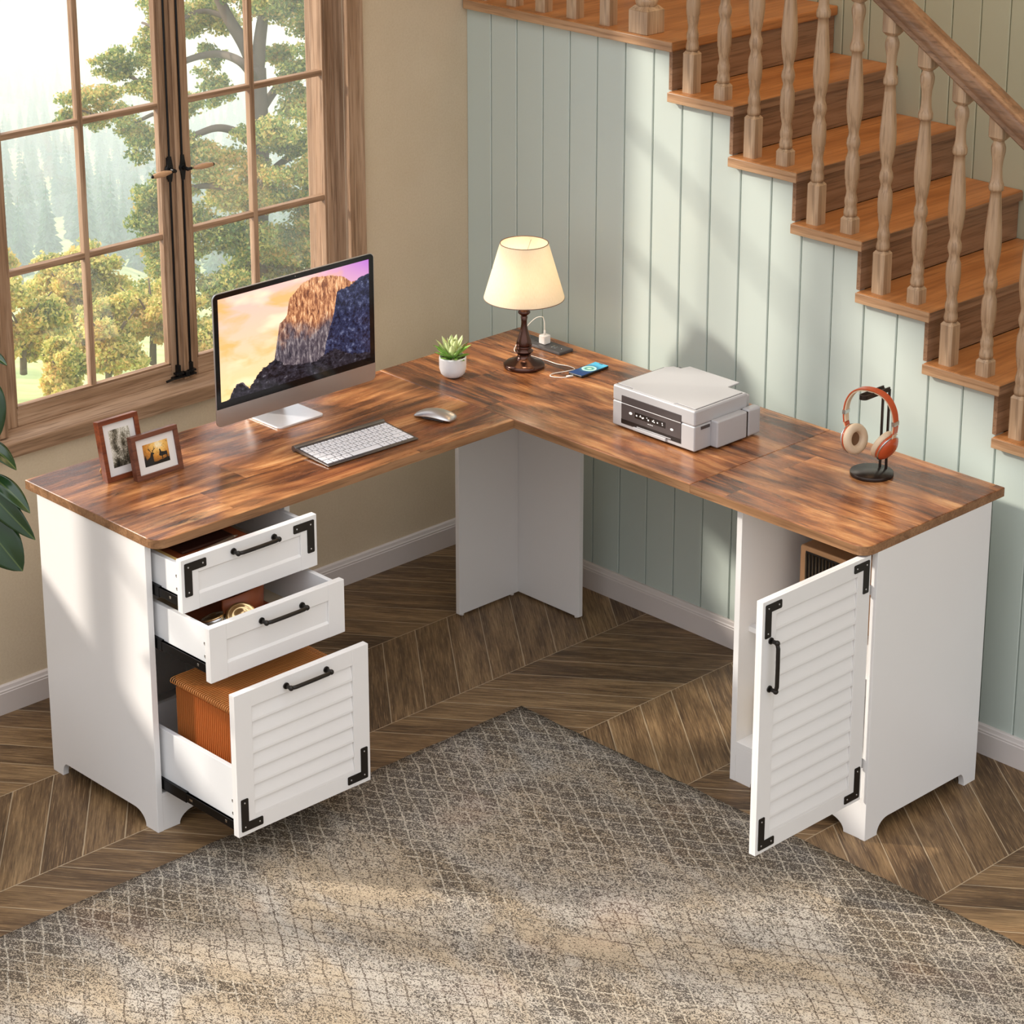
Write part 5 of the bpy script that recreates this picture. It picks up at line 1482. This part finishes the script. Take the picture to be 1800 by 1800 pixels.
hz = build('haze', m, t.m, None, centre=False); tag(hz, 'pale morning haze filling the valley outside the window', 'haze', kind='stuff')

# ------------------------------------------------------------------ light
sd = Vector((math.cos(R(36)) * math.cos(R(28)), math.sin(R(36)) * math.cos(R(28)), -math.sin(R(28))))
L = bpy.data.lights.new('sun', 'SUN'); L.energy = 3.9; L.angle = R(4); L.color = (1, .93, .83)
o = bpy.data.objects.new('sun', L); COL.objects.link(o); o.rotation_euler = sd.to_track_quat('-Z', 'Y').to_euler(); o.location = (-6, -3, 6)
L = bpy.data.lights.new('stairwell_light', 'AREA'); L.shape = 'RECTANGLE'; L.size = 2.6; L.size_y = .4; L.energy = 11; L.color = (1, .66, .36)
o = bpy.data.objects.new('stairwell_light', L); COL.objects.link(o); o.location = (1.6, .40, 3.1)
W = bpy.data.worlds.new('sky'); SC.world = W; W.use_nodes = True
nt = W.node_tree; bg = nt.nodes['Background']; bg.inputs[1].default_value = 1.0
tc = nt.nodes.new('ShaderNodeTexCoord'); sx = nt.nodes.new('ShaderNodeSeparateXYZ'); cr_ = nt.nodes.new('ShaderNodeValToRGB')
nt.links.new(tc.outputs['Generated'], sx.inputs[0]); nt.links.new(sx.outputs[2], cr_.inputs[0]); nt.links.new(cr_.outputs[0], bg.inputs[0])
cr_.color_ramp.elements[0].position = 0; cr_.color_ramp.elements[0].color = (.56, .56, .56, 1)
cr_.color_ramp.elements[1].position = 1; cr_.color_ramp.elements[1].color = (1.6, 1.65, 1.75, 1)

# ------------------------------------------------------------------ camera
cd = bpy.data.cameras.new('camera'); cam = bpy.data.objects.new('camera', cd); COL.objects.link(cam); SC.camera = cam
Mx = Matrix((CR_, CU, -CF)).transposed().to_4x4(); Mx.translation = CAM; cam.matrix_world = Mx
cd.sensor_width = 36; cd.sensor_fit = 'HORIZONTAL'; cd.lens = FPX / 1800 * 36
cd.shift_x = (900 - PPX) / 1800; cd.shift_y = (PPY - 900) / 1800; cd.clip_end = 8000; cd.clip_start = .1

SC.view_settings.view_transform = 'Standard'; SC.view_settings.look = 'None'; SC.view_settings.gamma = 1
SC.view_settings.use_curve_mapping = False; SC.view_settings.exposure = 0.47
SC.cycles.volume_bounces = 1; SC.cycles.max_bounces = 8; SC.cycles.diffuse_bounces = 4; SC.cycles.transparent_max_bounces = 16
SC.cycles.sample_clamp_indirect = 6
SC.cycles.use_adaptive_sampling = True; SC.cycles.adaptive_threshold = .035
